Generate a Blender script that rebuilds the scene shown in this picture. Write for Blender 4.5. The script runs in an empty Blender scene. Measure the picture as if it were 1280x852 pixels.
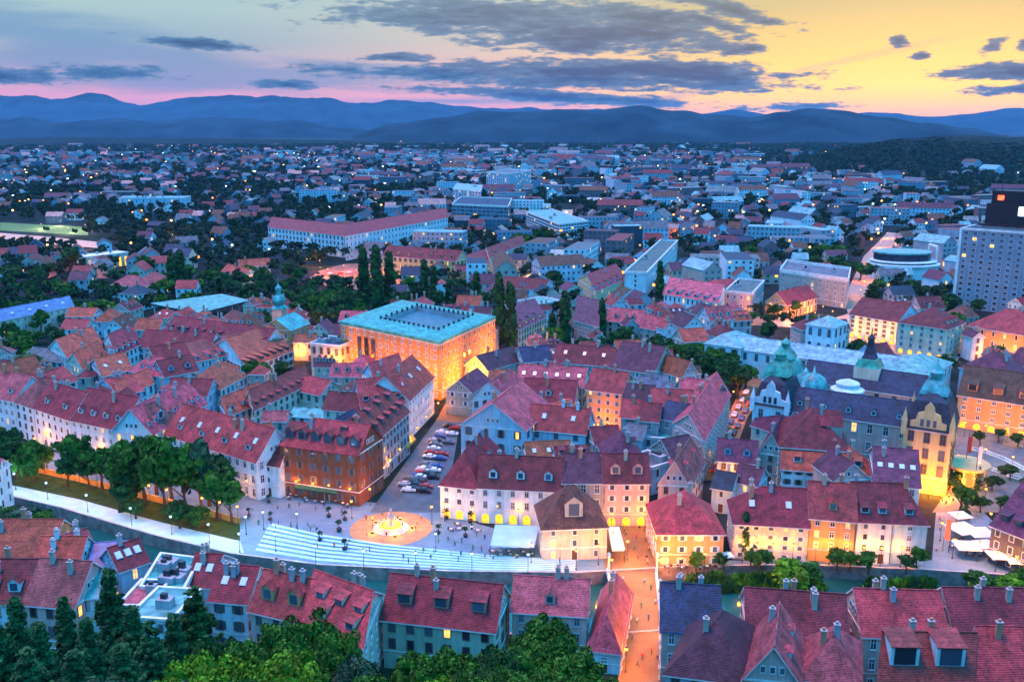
import bpy, bmesh, math, random
import numpy as np
from mathutils import Vector, Matrix, noise
R=math.radians
rnd=random.Random(7)
sc=bpy.context.scene
col=sc.collection
# ---------------------------------------------------------------- camera
H=100.0; F=1150.0; PITCH=R(13.1)
cd=bpy.data.cameras.new('camera'); cam=bpy.data.objects.new('camera',cd); col.objects.link(cam)
cd.sensor_width=36; cd.lens=36*F/1280; cd.clip_start=1; cd.clip_end=60000
cam.location=(0,0,H); cam.rotation_euler=(R(90)-PITCH,0,0); sc.camera=cam
CT,ST=math.cos(PITCH),math.sin(PITCH)
def ray(px,py):
    a=(px-640)/F; b=(426-py)/F
    return Vector((a, CT+b*ST, -ST+b*CT))
def at(px,py,z=0.0):
    d=ray(px,py); t=(z-H)/d.z
    return Vector((d.x*t,d.y*t,z))
def proj(p):
    x,y,z=p[0],p[1],p[2]-H
    f=y*CT-z*ST; u=y*ST+z*CT
    return (640+F*x/f, 426-F*u/f)
def zat(px,py,P):           # height of the point above ground point P seen at pixel row py
    d=ray(px,py); return H+d.z*P[1]/d.y
# ---------------------------------------------------------------- render settings
sc.view_settings.view_transform='Standard'; sc.view_settings.look='None'
sc.view_settings.exposure=EXPO=0.52; sc.view_settings.gamma=1
sc.render.engine='CYCLES'
cy=sc.cycles; cy.use_denoising=True; cy.max_bounces=5; cy.diffuse_bounces=1; cy.glossy_bounces=2
cy.transmission_bounces=3; cy.volume_bounces=0; cy.transparent_max_bounces=4
cy.caustics_reflective=False; cy.caustics_refractive=False; cy.sample_clamp_indirect=4; cy.sample_clamp_direct=0
# ---------------------------------------------------------------- world: dusk sky
HAZE_D=2.8e-5
SUN_EL=1.5; SUN_AZ=24      # the glow on the horizon stands in the right part of the view
w=bpy.data.worlds.new('World'); sc.world=w; w.use_nodes=True
nt=w.node_tree; N=nt.nodes; L=nt.links; N.clear()
def nd(t,**k):
    n=N.new(t)
    for a,b in k.items(): setattr(n,a,b)
    return n
def put(s,v):
    if isinstance(v,bpy.types.NodeSocket): L.new(v,s)
    elif v is not None: s.default_value=v
def M_(op,a,b=None,c=None,clamp=False):
    n=nd('ShaderNodeMath',operation=op,use_clamp=clamp)
    put(n.inputs[0],a); put(n.inputs[1],b)
    if c is not None: put(n.inputs[2],c)
    return n.outputs[0]
def MR(v,a,b,c=0.0,d=1.0,smooth=True):
    n=nd('ShaderNodeMapRange',interpolation_type='SMOOTHSTEP' if smooth else 'LINEAR')
    put(n.inputs[0],v); n.inputs[1].default_value=a; n.inputs[2].default_value=b; n.inputs[3].default_value=c; n.inputs[4].default_value=d
    return n.outputs[0]
def MIX(f,a,b):
    n=nd('ShaderNodeMix',data_type='RGBA'); put(n.inputs[0],f); put(n.inputs[6],a); put(n.inputs[7],b); return n.outputs[2]
def RAMP(f,stops):
    n=nd('ShaderNodeValToRGB'); put(n.inputs[0],f); e=n.color_ramp.elements
    e[0].position=stops[0][0]; e[0].color=(*stops[0][1],1)
    e[1].position=stops[-1][0]; e[1].color=(*stops[-1][1],1)
    for p,c in stops[1:-1]:
        q=e.new(p); q.color=(*c,1)
    return n.outputs[0]
tc=nd('ShaderNodeTexCoord'); sx=nd('ShaderNodeSeparateXYZ'); L.new(tc.outputs['Generated'],sx.inputs[0])
X,Y,Z=sx.outputs
hr=M_('SQRT',M_('ADD',M_('MULTIPLY',X,X),M_('MULTIPLY',Y,Y)))
Yc=M_('MAXIMUM',Y,0.05)
U=M_('DIVIDE',X,Yc)             # tan(azimuth), front is 0
V=M_('DIVIDE',Z,M_('MAXIMUM',hr,0.02))
t=M_('DIVIDE',V,0.126)          # 0 horizon, 1 top of the view
t1=M_('MULTIPLY',t,0.5)
left=RAMP(t1,[(0,(.60,.30,.46)),(.12,(.82,.36,.48)),(.24,(.52,.42,.54)),(.33,(.34,.46,.56)),(.45,(.46,.62,.62)),(.75,(.38,.52,.72)),(1,(.30,.48,.80))])
mid=RAMP(t1,[(0,(.80,.33,.42)),(.10,(.90,.40,.44)),(.2,(.88,.50,.42)),(.35,(.80,.64,.50)),(.5,(.66,.65,.54)),(.75,(.40,.52,.66)),(1,(.30,.48,.80))])
right=RAMP(t1,[(0,(.95,.36,.16)),(.07,(1.0,.52,.14)),(.15,(1.0,.66,.16)),(.28,(.86,.58,.22)),(.45,(.58,.48,.29)),(.75,(.40,.47,.52)),(1,(.30,.48,.80))])
warm=nd('ShaderNodeMix',data_type='RGBA',blend_type='MULTIPLY'); warm.inputs[0].default_value=1; L.new(right,warm.inputs[6]); warm.inputs[7].default_value=(1.22,1.16,.75,1); right=warm.outputs[2]
base=MIX(MR(U,-.35,.08),left,mid); base=MIX(MR(U,-.06,.28),base,right)
dim=nd('ShaderNodeMix',data_type='RGBA',blend_type='MULTIPLY'); dim.inputs[0].default_value=1; L.new(base,dim.inputs[6]); L.new(MIX(MR(V,.0,.13),(.84,.79,.75,1),(.63,.66,.65,1)),dim.inputs[7]); base=dim.outputs[2]
# far round to the sides and behind: plain dusk blue over a mauve horizon
back=RAMP(t1,[(0,(.10,.28,.48)),(.3,(.12,.36,.68)),(1,(.14,.48,.95))])
base=MIX(MR(Y,.15,.55),back,base)
ZEN=nd('ShaderNodeRGB'); ZEN.outputs[0].default_value=(.12,1.0,2.25,1)  # zenith out of view, raised above the visible sky to light the city blue
base=MIX(MR(V,.16,.7),base,ZEN.outputs[0])
# clouds: slate blue banks in the north-west sky
cx=nd('ShaderNodeCombineXYZ'); put(cx.inputs[0],M_('MULTIPLY',U,1.15)); put(cx.inputs[1],M_('MULTIPLY',V,1.254)); 
def noi(scx,scy,detail,rough,seed):
    m=nd('ShaderNodeMapping'); L.new(cx.outputs[0],m.inputs[0]); m.inputs[3].default_value=(scx,scy,1); m.inputs[1].default_value=(seed,seed*.7,0)
    n=nd('ShaderNodeTexNoise'); L.new(m.outputs[0],n.inputs[0]); n.inputs['Scale'].default_value=1; n.inputs['Detail'].default_value=detail; n.inputs['Roughness'].default_value=rough
    return n.outputs[0]
n1=noi(10,48,7,.62,3.1); n2=noi(46,190,5,.65,9.4); n3=noi(3.5,30,6,.55,5.2)
cs=nd('ShaderNodeSeparateXYZ'); L.new(cx.outputs[0],cs.inputs[0])
PX,PY=cs.outputs[0],cs.outputs[1]
def blobs(lst,k=1.0):
    cur=None
    for (px,py,rx,ry,tilt) in lst:
        a=M_('SUBTRACT',PX,(px-640)/1000.); b=M_('SUBTRACT',M_('SUBTRACT',PY,(158-py)/1000.),M_('MULTIPLY',a,-tilt))
        a=M_('DIVIDE',a,rx/1000.); b=M_('DIVIDE',b,ry/1000.)
        d=M_('SQRT',M_('ADD',M_('MULTIPLY',a,a),M_('MULTIPLY',b,b))); v=M_('SUBTRACT',1.0,d)
        cur=v if cur is None else M_('MAXIMUM',cur,v)
    return cur
hard=blobs([(620,20,190,26,.04),(560,5,60,10,0),(760,38,150,34,.02),(730,56,60,16,0),(800,22,90,16,.1),(700,88,260,13,-.0),(820,86,160,14,.05),(740,98,230,12,.05),(860,96,110,9,.1),(720,122,200,8,.06),(494,71,52,6,0),(250,57,80,6,0.05),(150,95,70,9,0.02),(30,102,80,9,0),(370,106,40,6,0),(925,63,26,6,-.1),(1130,75,12,5,0),(1215,66,17,9,-.2),(1259,64,17,9,-.2),(1102,57,12,7,0),(1235,97,85,10,0),(1260,115,70,7,0),(1000,133,60,6,0),(900,15,60,9,.3),(880,30,50,7,.3)])
hv=M_('ADD',hard,M_('MULTIPLY',M_('SUBTRACT',n1,.5),3.0)); hv=M_('ADD',hv,M_('MULTIPLY',M_('SUBTRACT',n2,.5),1.9))
hmask=MR(hv,-.25,.26,0,.98)
soft=blobs([(180,70,330,34,.17),(40,45,200,25,.1),(120,100,320,16,.04),(350,95,260,14,.1),(470,85,170,12,.1),(90,88,200,22,0),(560,125,200,7,0),(960,95,230,7,-.2)])
sv=M_('ADD',soft,M_('MULTIPLY',M_('SUBTRACT',n3,.5),2.6)); smask=MR(sv,-.1,.7,0,.75)
vz=MR(V,.0,.35,1,0)
base=MIX(M_('MULTIPLY',smask,vz),base,MIX(MR(U,.0,.4),(.08,.20,.36,1),(.75,.34,.16,1)))
ccol=MIX(MR(hv,.05,1.1),(.07,.15,.25,1),(.004,.045,.115,1))
front=MR(Y,.1,.3)
cmask=M_('MULTIPLY',M_('MULTIPLY',hmask,vz),front)
base=MIX(cmask,base,ccol)
bg1=nd('ShaderNodeBackground'); L.new(base,bg1.inputs[0]); bg1.inputs[1].default_value=1.0
sky=nd('ShaderNodeTexSky',sky_type='NISHITA',sun_disc=False); sky.sun_elevation=R(SUN_EL); sky.sun_rotation=R(SUN_AZ)
bg2=nd('ShaderNodeBackground'); L.new(MIX(cmask,sky.outputs[0],(0,0,0,1)),bg2.inputs[0]); bg2.inputs[1].default_value=0.015
add=nd('ShaderNodeAddShader'); L.new(bg1.outputs[0],add.inputs[0]); L.new(bg2.outputs[0],add.inputs[1])
wo=nd('ShaderNodeOutputWorld'); L.new(add.outputs[0],wo.inputs[0])
# added wide pink light from overhead, aimed at the roofs after sunset
sl=bpy.data.lights.new('overhead_fill','SUN'); sl.energy=2.5; sl.angle=R(20); sl.color=(1,.24,.22)
so=bpy.data.objects.new('overhead_fill',sl); col.objects.link(so)
sd=Vector((-.42,-.62,.66)).normalized()   # first direction of the added pink light, from behind-left
sd=Vector((-.25,.12,.95)).normalized()
so.rotation_euler=sd.to_track_quat('Z','Y').to_euler()

# ---------------------------------------------------------------- materials
MATS={}
def newmat(name):
    m=bpy.data.materials.new(name); m.use_nodes=True
    return m,m.node_tree.nodes,m.node_tree.links,m.node_tree.nodes['Principled BSDF']
def mnoise(nn,ll,scale,detail=4,src='Object',stretch=None):
    t=nn.new('ShaderNodeTexCoord'); n=nn.new('ShaderNodeTexNoise'); n.inputs['Scale'].default_value=scale; n.inputs['Detail'].default_value=detail
    if stretch:
        m=nn.new('ShaderNodeMapping'); ll.new(t.outputs[src],m.inputs[0]); m.inputs[3].default_value=stretch; ll.new(m.outputs[0],n.inputs[0])
    else: ll.new(t.outputs[src],n.inputs[0])
    return n.outputs[0]
def mramp(nn,ll,f,a,b,lo=.3,hi=.7):
    r=nn.new('ShaderNodeValToRGB'); e=r.color_ramp.elements; e[0].position=lo; e[1].position=hi; e[0].color=(*a,1); e[1].color=(*b,1); ll.new(f,r.inputs[0]); return r.outputs[0]
def mmul(nn,ll,a,b,f=1.0):
    m=nn.new('ShaderNodeMix'); m.data_type='RGBA'; m.blend_type='MULTIPLY'; m.inputs[0].default_value=f; ll.new(a,m.inputs[6]); ll.new(b,m.inputs[7]); return m.outputs[2]
def sc3(c,k): return tuple(min(1,x*k) for x in c)
def flat(name,c,rough=.8,spec=.3,metal=0,var=.25,scale=.35):
    if name in MATS: return MATS[name]
    m,nn,ll,b=newmat(name)
    f=mnoise(nn,ll,scale,5)
    ll.new(mramp(nn,ll,f,sc3(c,1-var),sc3(c,1+var*.5)),b.inputs['Base Color'])
    b.inputs['Roughness'].default_value=rough; b.inputs['Specular IOR Level'].default_value=spec; b.inputs['Metallic'].default_value=metal
    MATS[name]=m; return m
def emit(name,c,s,sample=False):
    if name in MATS: return MATS[name]
    m,nn,ll,b=newmat(name)
    b.inputs['Base Color'].default_value=(*sc3(c,.6),1); b.inputs['Emission Color'].default_value=(*c,1); b.inputs['Emission Strength'].default_value=s
    f=mnoise(nn,ll,.9,2); r=nn.new('ShaderNodeMapRange'); r.inputs[1].default_value=.3; r.inputs[2].default_value=.7; r.inputs[3].default_value=s*.45; r.inputs[4].default_value=s*1.3
    ll.new(f,r.inputs[0]); ll.new(r.outputs[0],b.inputs['Emission Strength'])
    if not sample:
        try: m.cycles.emission_sampling='NONE'
        except Exception: pass
    MATS[name]=m; return m
WALLC=dict(white=(.66,.81,.86),cream=(.74,.66,.50),pink=(.72,.47,.42),yellow=(.74,.56,.26),orange=(.72,.38,.16),stone=(.46,.42,.36),grey=(.40,.42,.45),
  brown=(.24,.085,.045),blue=(.45,.62,.74),cyan=(.55,.78,.80),terracotta=(.60,.27,.17),green=(.45,.55,.42),dark=(.10,.11,.13),brick=(.50,.20,.12),floodlit_brick=(.56,.27,.09),glassy=(.20,.32,.42),farwhite=(.30,.42,.50),fargrey=(.12,.17,.22),fardark=(.05,.08,.11),farrose=(.24,.15,.16),beige=(.62,.55,.44))  # library brick holds floodlight gold; far walls are copies darkened for the dim distance
def wallm(c):
    k='wall_'+c
    if k in MATS: return MATS[k]
    m,nn,ll,b=newmat(k); cc=WALLC[c]
    f=mnoise(nn,ll,.22,6); g=mnoise(nn,ll,1.2,3,stretch=(1,1,.12))
    a=mramp(nn,ll,f,sc3(cc,.74),sc3(cc,1.05)); d=mramp(nn,ll,g,(.78,.78,.78),(1,1,1),.3,.62)
    ll.new(mmul(nn,ll,a,d),b.inputs['Base Color']); b.inputs['Roughness'].default_value=.9; b.inputs['Specular IOR Level'].default_value=.15
    MATS[k]=m; return m
ROOFC=dict(red=(.52,.07,.07),orangered=(.62,.12,.06),darkred=(.30,.035,.05),pinkred=(.62,.12,.15),purple=(.17,.045,.09),slate=(.025,.06,.13),grey=(.18,.22,.27),
  blue=(.07,.20,.42),turquoise=(.08,.52,.47),cyan=(.25,.55,.62),white=(.62,.70,.74),brown=(.20,.08,.05),gravel=(.26,.28,.30))
def roofm(c,tile=True):
    k='roof_'+c
    if k in MATS: return MATS[k]
    m,nn,ll,b=newmat(k); cc=ROOFC[c]; tile=c not in('turquoise','cyan','white','blue','gravel')
    f=mnoise(nn,ll,.30,6); g=mnoise(nn,ll,2.2 if tile else .8,4); h=mnoise(nn,ll,.07,2)
    a=mramp(nn,ll,f,sc3(cc,.62),sc3(cc,1.2)); d=mramp(nn,ll,g,(.55,.50,.50) if tile else (.8,.8,.8),(1,1,1),.32,.6)
    o=nn.new('ShaderNodeObjectInfo'); v=mramp(nn,ll,o.outputs['Random'],(.50,.80,.62),(1.0,.86,1.0),0,1); st=mramp(nn,ll,mnoise(nn,ll,.55,7),(.52,.56,.50),(1,1,1),.34,.60); v=mmul(nn,ll,v,st)
    ll.new(mmul(nn,ll,mmul(nn,ll,a,d),v),b.inputs['Base Color']); b.inputs['Roughness'].default_value=.62 if tile else .45; b.inputs['Specular IOR Level'].default_value=.35
    if tile:
        wv=nn.new('ShaderNodeTexWave'); t=nn.new('ShaderNodeTexCoord'); ll.new(t.outputs['Object'],wv.inputs[0]); wv.bands_direction='Z'; wv.inputs['Scale'].default_value=1.6; wv.inputs['Distortion'].default_value=1.5
        bp=nn.new('ShaderNodeBump'); bp.inputs['Strength'].default_value=.4; bp.inputs['Distance'].default_value=.2; ll.new(wv.outputs[1],bp.inputs['Height']); ll.new(bp.outputs[0],b.inputs['Normal'])
    MATS[k]=m; return m
def glassm():
    if 'glass' in MATS: return MATS['glass']
    m,nn,ll,b=newmat('window_glass'); o=nn.new('ShaderNodeObjectInfo')
    ll.new(mramp(nn,ll,o.outputs['Random'],(.012,.02,.035),(.10,.14,.20),0,1),b.inputs['Base Color']); b.inputs['Roughness'].default_value=.12; b.inputs['Specular IOR Level'].default_value=.6
    MATS['glass']=m; return m
G=glassm(); TRIM=flat('trim_white',(.72,.72,.70)); STONE=flat('stone',(.42,.40,.37)); METAL=flat('dark_metal',(.06,.07,.08),.5,.5,.6)
LITW=emit('lit_window',(1,.50,.12),1.3); LITY=emit('lit_arcade',(1,.40,.02),1.7); BULB=emit('lamp_bulb',(1,.42,.06),3.2); BULBW=emit('lamp_bulb_cool',(.55,.9,1),2.0)
DOORM=flat('door_wood',(.12,.06,.03)); COPPER=roofm('turquoise')

# ---------------------------------------------------------------- mesh helpers
class MB:
    def __init__(s): s.v=[];s.f=[];s.m=[]
    def face(s,pts,mi=0):
        i=len(s.v); s.v+= [tuple(p) for p in pts]; s.f.append(tuple(range(i,i+len(pts)))); s.m.append(mi)
    def box(s,x0,y0,z0,x1,y1,z1,mi=0,T=None):
        c=[Vector(p) for p in((x0,y0,z0),(x1,y0,z0),(x1,y1,z0),(x0,y1,z0),(x0,y0,z1),(x1,y0,z1),(x1,y1,z1),(x0,y1,z1))]
        if T is not None: c=[T@p for p in c]
        i=len(s.v); s.v+=[tuple(p) for p in c]
        for q in((3,2,1,0),(4,5,6,7),(0,1,5,4),(1,2,6,5),(2,3,7,6),(3,0,4,7)): s.f.append(tuple(i+k for k in q)); s.m.append(mi)
    def prism(s,pts,z0,z1,mi=0,mt=None,cap=True):     # pts ccw 2D
        n=len(pts); i=len(s.v)
        s.v+=[(p[0],p[1],z0) for p in pts]+[(p[0],p[1],z1) for p in pts]
        for k in range(n): s.f.append((i+k,i+(k+1)%n,i+n+(k+1)%n,i+n+k)); s.m.append(mi)
        if cap: s.f.append(tuple(i+n+k for k in range(n))); s.m.append(mi if mt is None else mt); s.f.append(tuple(i+n-1-k for k in range(n))); s.m.append(mi)
    def lathe(s,prof,n=12,c=(0,0,0),mi=0,sx=1,sy=1,rot=0):
        i=len(s.v)
        for (r,z) in prof:
            for k in range(n):
                a=rot+2*math.pi*k/n; s.v.append((c[0]+sx*r*math.cos(a),c[1]+sy*r*math.sin(a),c[2]+z))
        for j in range(len(prof)-1):
            for k in range(n):
                s.f.append((i+j*n+k,i+j*n+(k+1)%n,i+(j+1)*n+(k+1)%n,i+(j+1)*n+k)); s.m.append(mi)
        s.f.append(tuple(i+n-1-k for k in range(n))); s.m.append(mi)
        j=(len(prof)-1)*n; s.f.append(tuple(i+j+k for k in range(n))); s.m.append(mi)
    def tube(s,pts,rad,n=6,mi=0):
        pts=[Vector(p) for p in pts]; i=len(s.v)
        for j,p in enumerate(pts):
            d=(pts[min(j+1,len(pts)-1)]-pts[max(j-1,0)]).normalized(); q=d.to_track_quat('Z','Y')
            for k in range(n):
                a=2*math.pi*k/n; s.v.append(tuple(p+q@Vector((rad[j]*math.cos(a),rad[j]*math.sin(a),0))))
        for j in range(len(pts)-1):
            for k in range(n): s.f.append((i+j*n+k,i+j*n+(k+1)%n,i+(j+1)*n+(k+1)%n,i+(j+1)*n+k)); s.m.append(mi)
        s.f.append(tuple(i+(len(pts)-1)*n+k for k in range(n))); s.m.append(mi)
    def mesh(s,name,mats,smooth=False):
        me=bpy.data.meshes.new(name); me.from_pydata(s.v,[],s.f)
        for m in mats: me.materials.append(m)
        me.polygons.foreach_set('material_index',s.m)
        if smooth: me.polygons.foreach_set('use_smooth',[True]*len(s.f))
        me.update(); return me
    def build(s,name,mats,parent=None,smooth=False):
        return link(name,s.mesh(name,mats,smooth),parent)
def link(name,me,parent=None,loc=None,rz=0,scale=None):
    o=bpy.data.objects.new(name,me); col.objects.link(o)
    if parent is not None: o.parent=parent
    if loc is not None: o.location=loc
    if rz: o.rotation_euler=(0,0,rz)
    if scale is not None: o.scale=scale
    return o
def tag(o,label=None,cat=None,group=None,kind=None):
    if label: o['label']=label
    if cat: o['category']=cat
    if group: o['group']=group
    if kind: o['kind']=kind
    return o
def empty(name,loc,rz,label,cat,group=None):
    o=bpy.data.objects.new(name,None); col.objects.link(o); o.location=loc; o.rotation_euler=(0,0,rz); return tag(o,label,cat,group)
KIDS={}
def copy_tree(o,parent=None):
    c=o.copy(); col.objects.link(c)
    if parent is not None: c.parent=parent
    if o.name not in KIDS: KIDS[o.name]=[ch for ch in o.children]
    for ch in KIDS[o.name]: copy_tree(ch,c)
    return c
# ---------------------------------------------------------------- occupancy of the ground plan
OCC=set(); CELL=3.0
def inpoly(x,y,P):
    c=False; n=len(P); j=n-1
    for i in range(n):
        xi,yi=P[i][0],P[i][1]; xj,yj=P[j][0],P[j][1]
        if (yi>y)!=(yj>y) and x<(xj-xi)*(y-yi)/(yj-yi)+xi: c=not c
        j=i
    return c
def occ_poly(P,grow=1.5):
    cx_=sum(p[0] for p in P)/len(P); cy_=sum(p[1] for p in P)/len(P)
    Q=[(p[0]+(p[0]-cx_)/max(1e-3,math.hypot(p[0]-cx_,p[1]-cy_))*grow,p[1]+(p[1]-cy_)/max(1e-3,math.hypot(p[0]-cx_,p[1]-cy_))*grow) for p in P]
    xs=[q[0] for q in Q]; ys=[q[1] for q in Q]
    for i in range(int(min(xs)//CELL),int(max(xs)//CELL)+1):
        for j in range(int(min(ys)//CELL),int(max(ys)//CELL)+1):
            if inpoly((i+.5)*CELL,(j+.5)*CELL,Q): OCC.add((i,j))
def occ_px(pts,grow=0): occ_poly([at(x,y) for x,y in pts],grow)
def occ_line(pts,wd):
    W=[at(x,y) for x,y in pts]
    for a,b in zip(W,W[1:]):
        d=(b-a); n=Vector((-d.y,d.x,0)).normalized()*wd/2; e=d.normalized()*2
        occ_poly([a-n-e,b-n+e,b+n+e,a+n-e],0)
def free(P):
    n=len(P); cx_=sum(p[0] for p in P)/n; cy_=sum(p[1] for p in P)/n
    for a,b in zip(P,list(P[1:])+[P[0]]):
        m=max(2,int(math.hypot(b[0]-a[0],b[1]-a[1])/2.5))
        for k in range(m):
            t_=k/m; x=a[0]*(1-t_)+b[0]*t_; y=a[1]*(1-t_)+b[1]*t_
            for s_ in(1,.6,.2):
                if (int((cx_+(x-cx_)*s_)//CELL),int((cy_+(y-cy_)*s_)//CELL)) in OCC: return False
    return True
# ---------------------------------------------------------------- windows, dormers and buildings
WCACHE={}
def winmesh(w_,h_,style='rect',glass=None,frame=None):
    glass=glass or G; frame=frame or TRIM
    k=(round(w_,2),round(h_,2),style,glass.name,frame.name)
    if k in WCACHE: return WCACHE[k]
    b=MB(); t_=.14; a=w_/2
    if style=='arch':
        n=6; arc=[(a*math.cos(math.pi*i/n),h_-a+a*math.sin(math.pi*i/n)) for i in range(n+1)]
        out=[(a,0)]+arc+[(-a,0)]; inn=[(x*(1-t_/a) if x else 0,z*.97+.02) for x,z in out]
        b.face([(x,-.05,z) for x,z in reversed(out)][::-1],1)
        for (p,q),(r,s) in zip(zip(out,out[1:]),zip(inn,inn[1:])):
            b.face([(p[0],-.12,p[1]),(q[0],-.12,q[1]),(s[0],-.12,s[1]),(r[0],-.12,r[1])],0)
            b.face([(p[0],0,p[1]),(q[0],0,q[1]),(q[0],-.12,q[1]),(p[0],-.12,p[1])],0)
    else:
        b.box(-a,-.06,0,a,.0,h_,1)
        for (x0,z0,x1,z1) in((-a-t_,-t_,a+t_,0),(-a-t_,h_,a+t_,h_+t_*1.2),(-a-t_,0,-a,h_),(a,0,a+t_,h_)): b.box(x0,-.13,z0,x1,0,z1,0)
        if style=='rect': b.box(-.05,-.1,0,.05,-.055,h_,0); b.box(-a,-.1,h_*.62,-.05,-.055,h_*.62+.08,0); b.box(.05,-.1,h_*.62,a,-.055,h_*.62+.08,0); b.box(-a-t_*1.5,-.24,-t_*1.6,a+t_*1.5,-.0,-t_,0)
        if style=='shut':
            b.box(-a-.6,-.1,0,-a-t_,-.0,h_,0); b.box(a+t_,-.1,0,a+.6,-.0,h_,0)
    me=b.mesh('window',[frame,glass]); WCACHE[k]=me; return me
SHUT=flat('shutter_brown',(.14,.07,.04))
DC={}
def dormesh(kind,roofc,wallc,slope,s=1.0):
    k=(kind,roofc,wallc,round(slope,1),s)
    if k in DC: return DC[k]
    b=MB(); w_=.95*s; hh=1.5*s; sl=max(.35,slope)
    if kind=='gable':
        dp=(hh+.7*s)/sl+.2
        b.box(-w_,0,-.3,w_,hh/sl+.3,hh,1); b.face([(-w_,0,hh),(w_,0,hh),(0,0,hh+.8*s)],1)
        b.face([(-w_-.2,-.25,hh-.1),(0,-.25,hh+.95*s),(0,dp+.6,hh+.95*s),(-w_-.2,dp,hh-.1)],0); b.face([(0,-.25,hh+.95*s),(w_+.2,-.25,hh-.1),(w_+.2,dp,hh-.1),(0,dp+.6,hh+.95*s)],0)
        b.box(-w_*.6,-.05,.25,w_*.6,-.01,hh-.05,2)
    elif kind=='shed':
        dp=hh/(sl-.18 if sl>.4 else .3)
        b.box(-w_,0,-.3,w_,hh/sl,hh*.98,1); b.face([(-w_-.2,-.35,hh-.05),(w_+.2,-.35,hh-.05),(w_+.2,dp,hh+dp*.18),(-w_-.2,dp,hh+dp*.18)],0); b.face([(-w_-.2,-.35,hh-.2),(-w_-.2,-.35,hh-.05),(w_+.2,-.35,hh-.05),(w_+.2,-.35,hh-.2)][::-1],0)
        b.box(-w_*.75,-.05,.25,w_*.75,-.01,hh-.15,2)
    elif kind=='sky':
        T=Matrix.Rotation(math.atan(slope),4,'X'); b.box(-.6*s,-.2,.02,.6*s,1.4*s,.22,1,T); b.box(-.48*s,-.1,.22,.48*s,1.28*s,.26,2,T)
    me=b.mesh('dormer',[roofm(roofc),wallm(wallc),G if kind!='sky' else MATS['skylight']]); DC[k]=me; return me
flat('skylight',(.55,.68,.75),.15,.6)
CHM={}
def chimesh(h_,wc):
    k=(round(h_),wc)
    if k in CHM: return CHM[k]
    b=MB(); b.box(-.45,-.35,-1.5,.45,.35,h_,0); b.box(-.55,-.45,h_,.55,.45,h_+.18,1); b.box(-.25,-.2,h_+.18,.25,.2,h_+.6,0)
    CHM[k]=b.mesh('chimney',[wallm(wc),STONE]); return CHM[k]
LM=[]       # landmarks for labels: (px,py,name)
AUTO=[]     # (object, size words, cat, point) labelled at the end
NB=0
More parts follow.
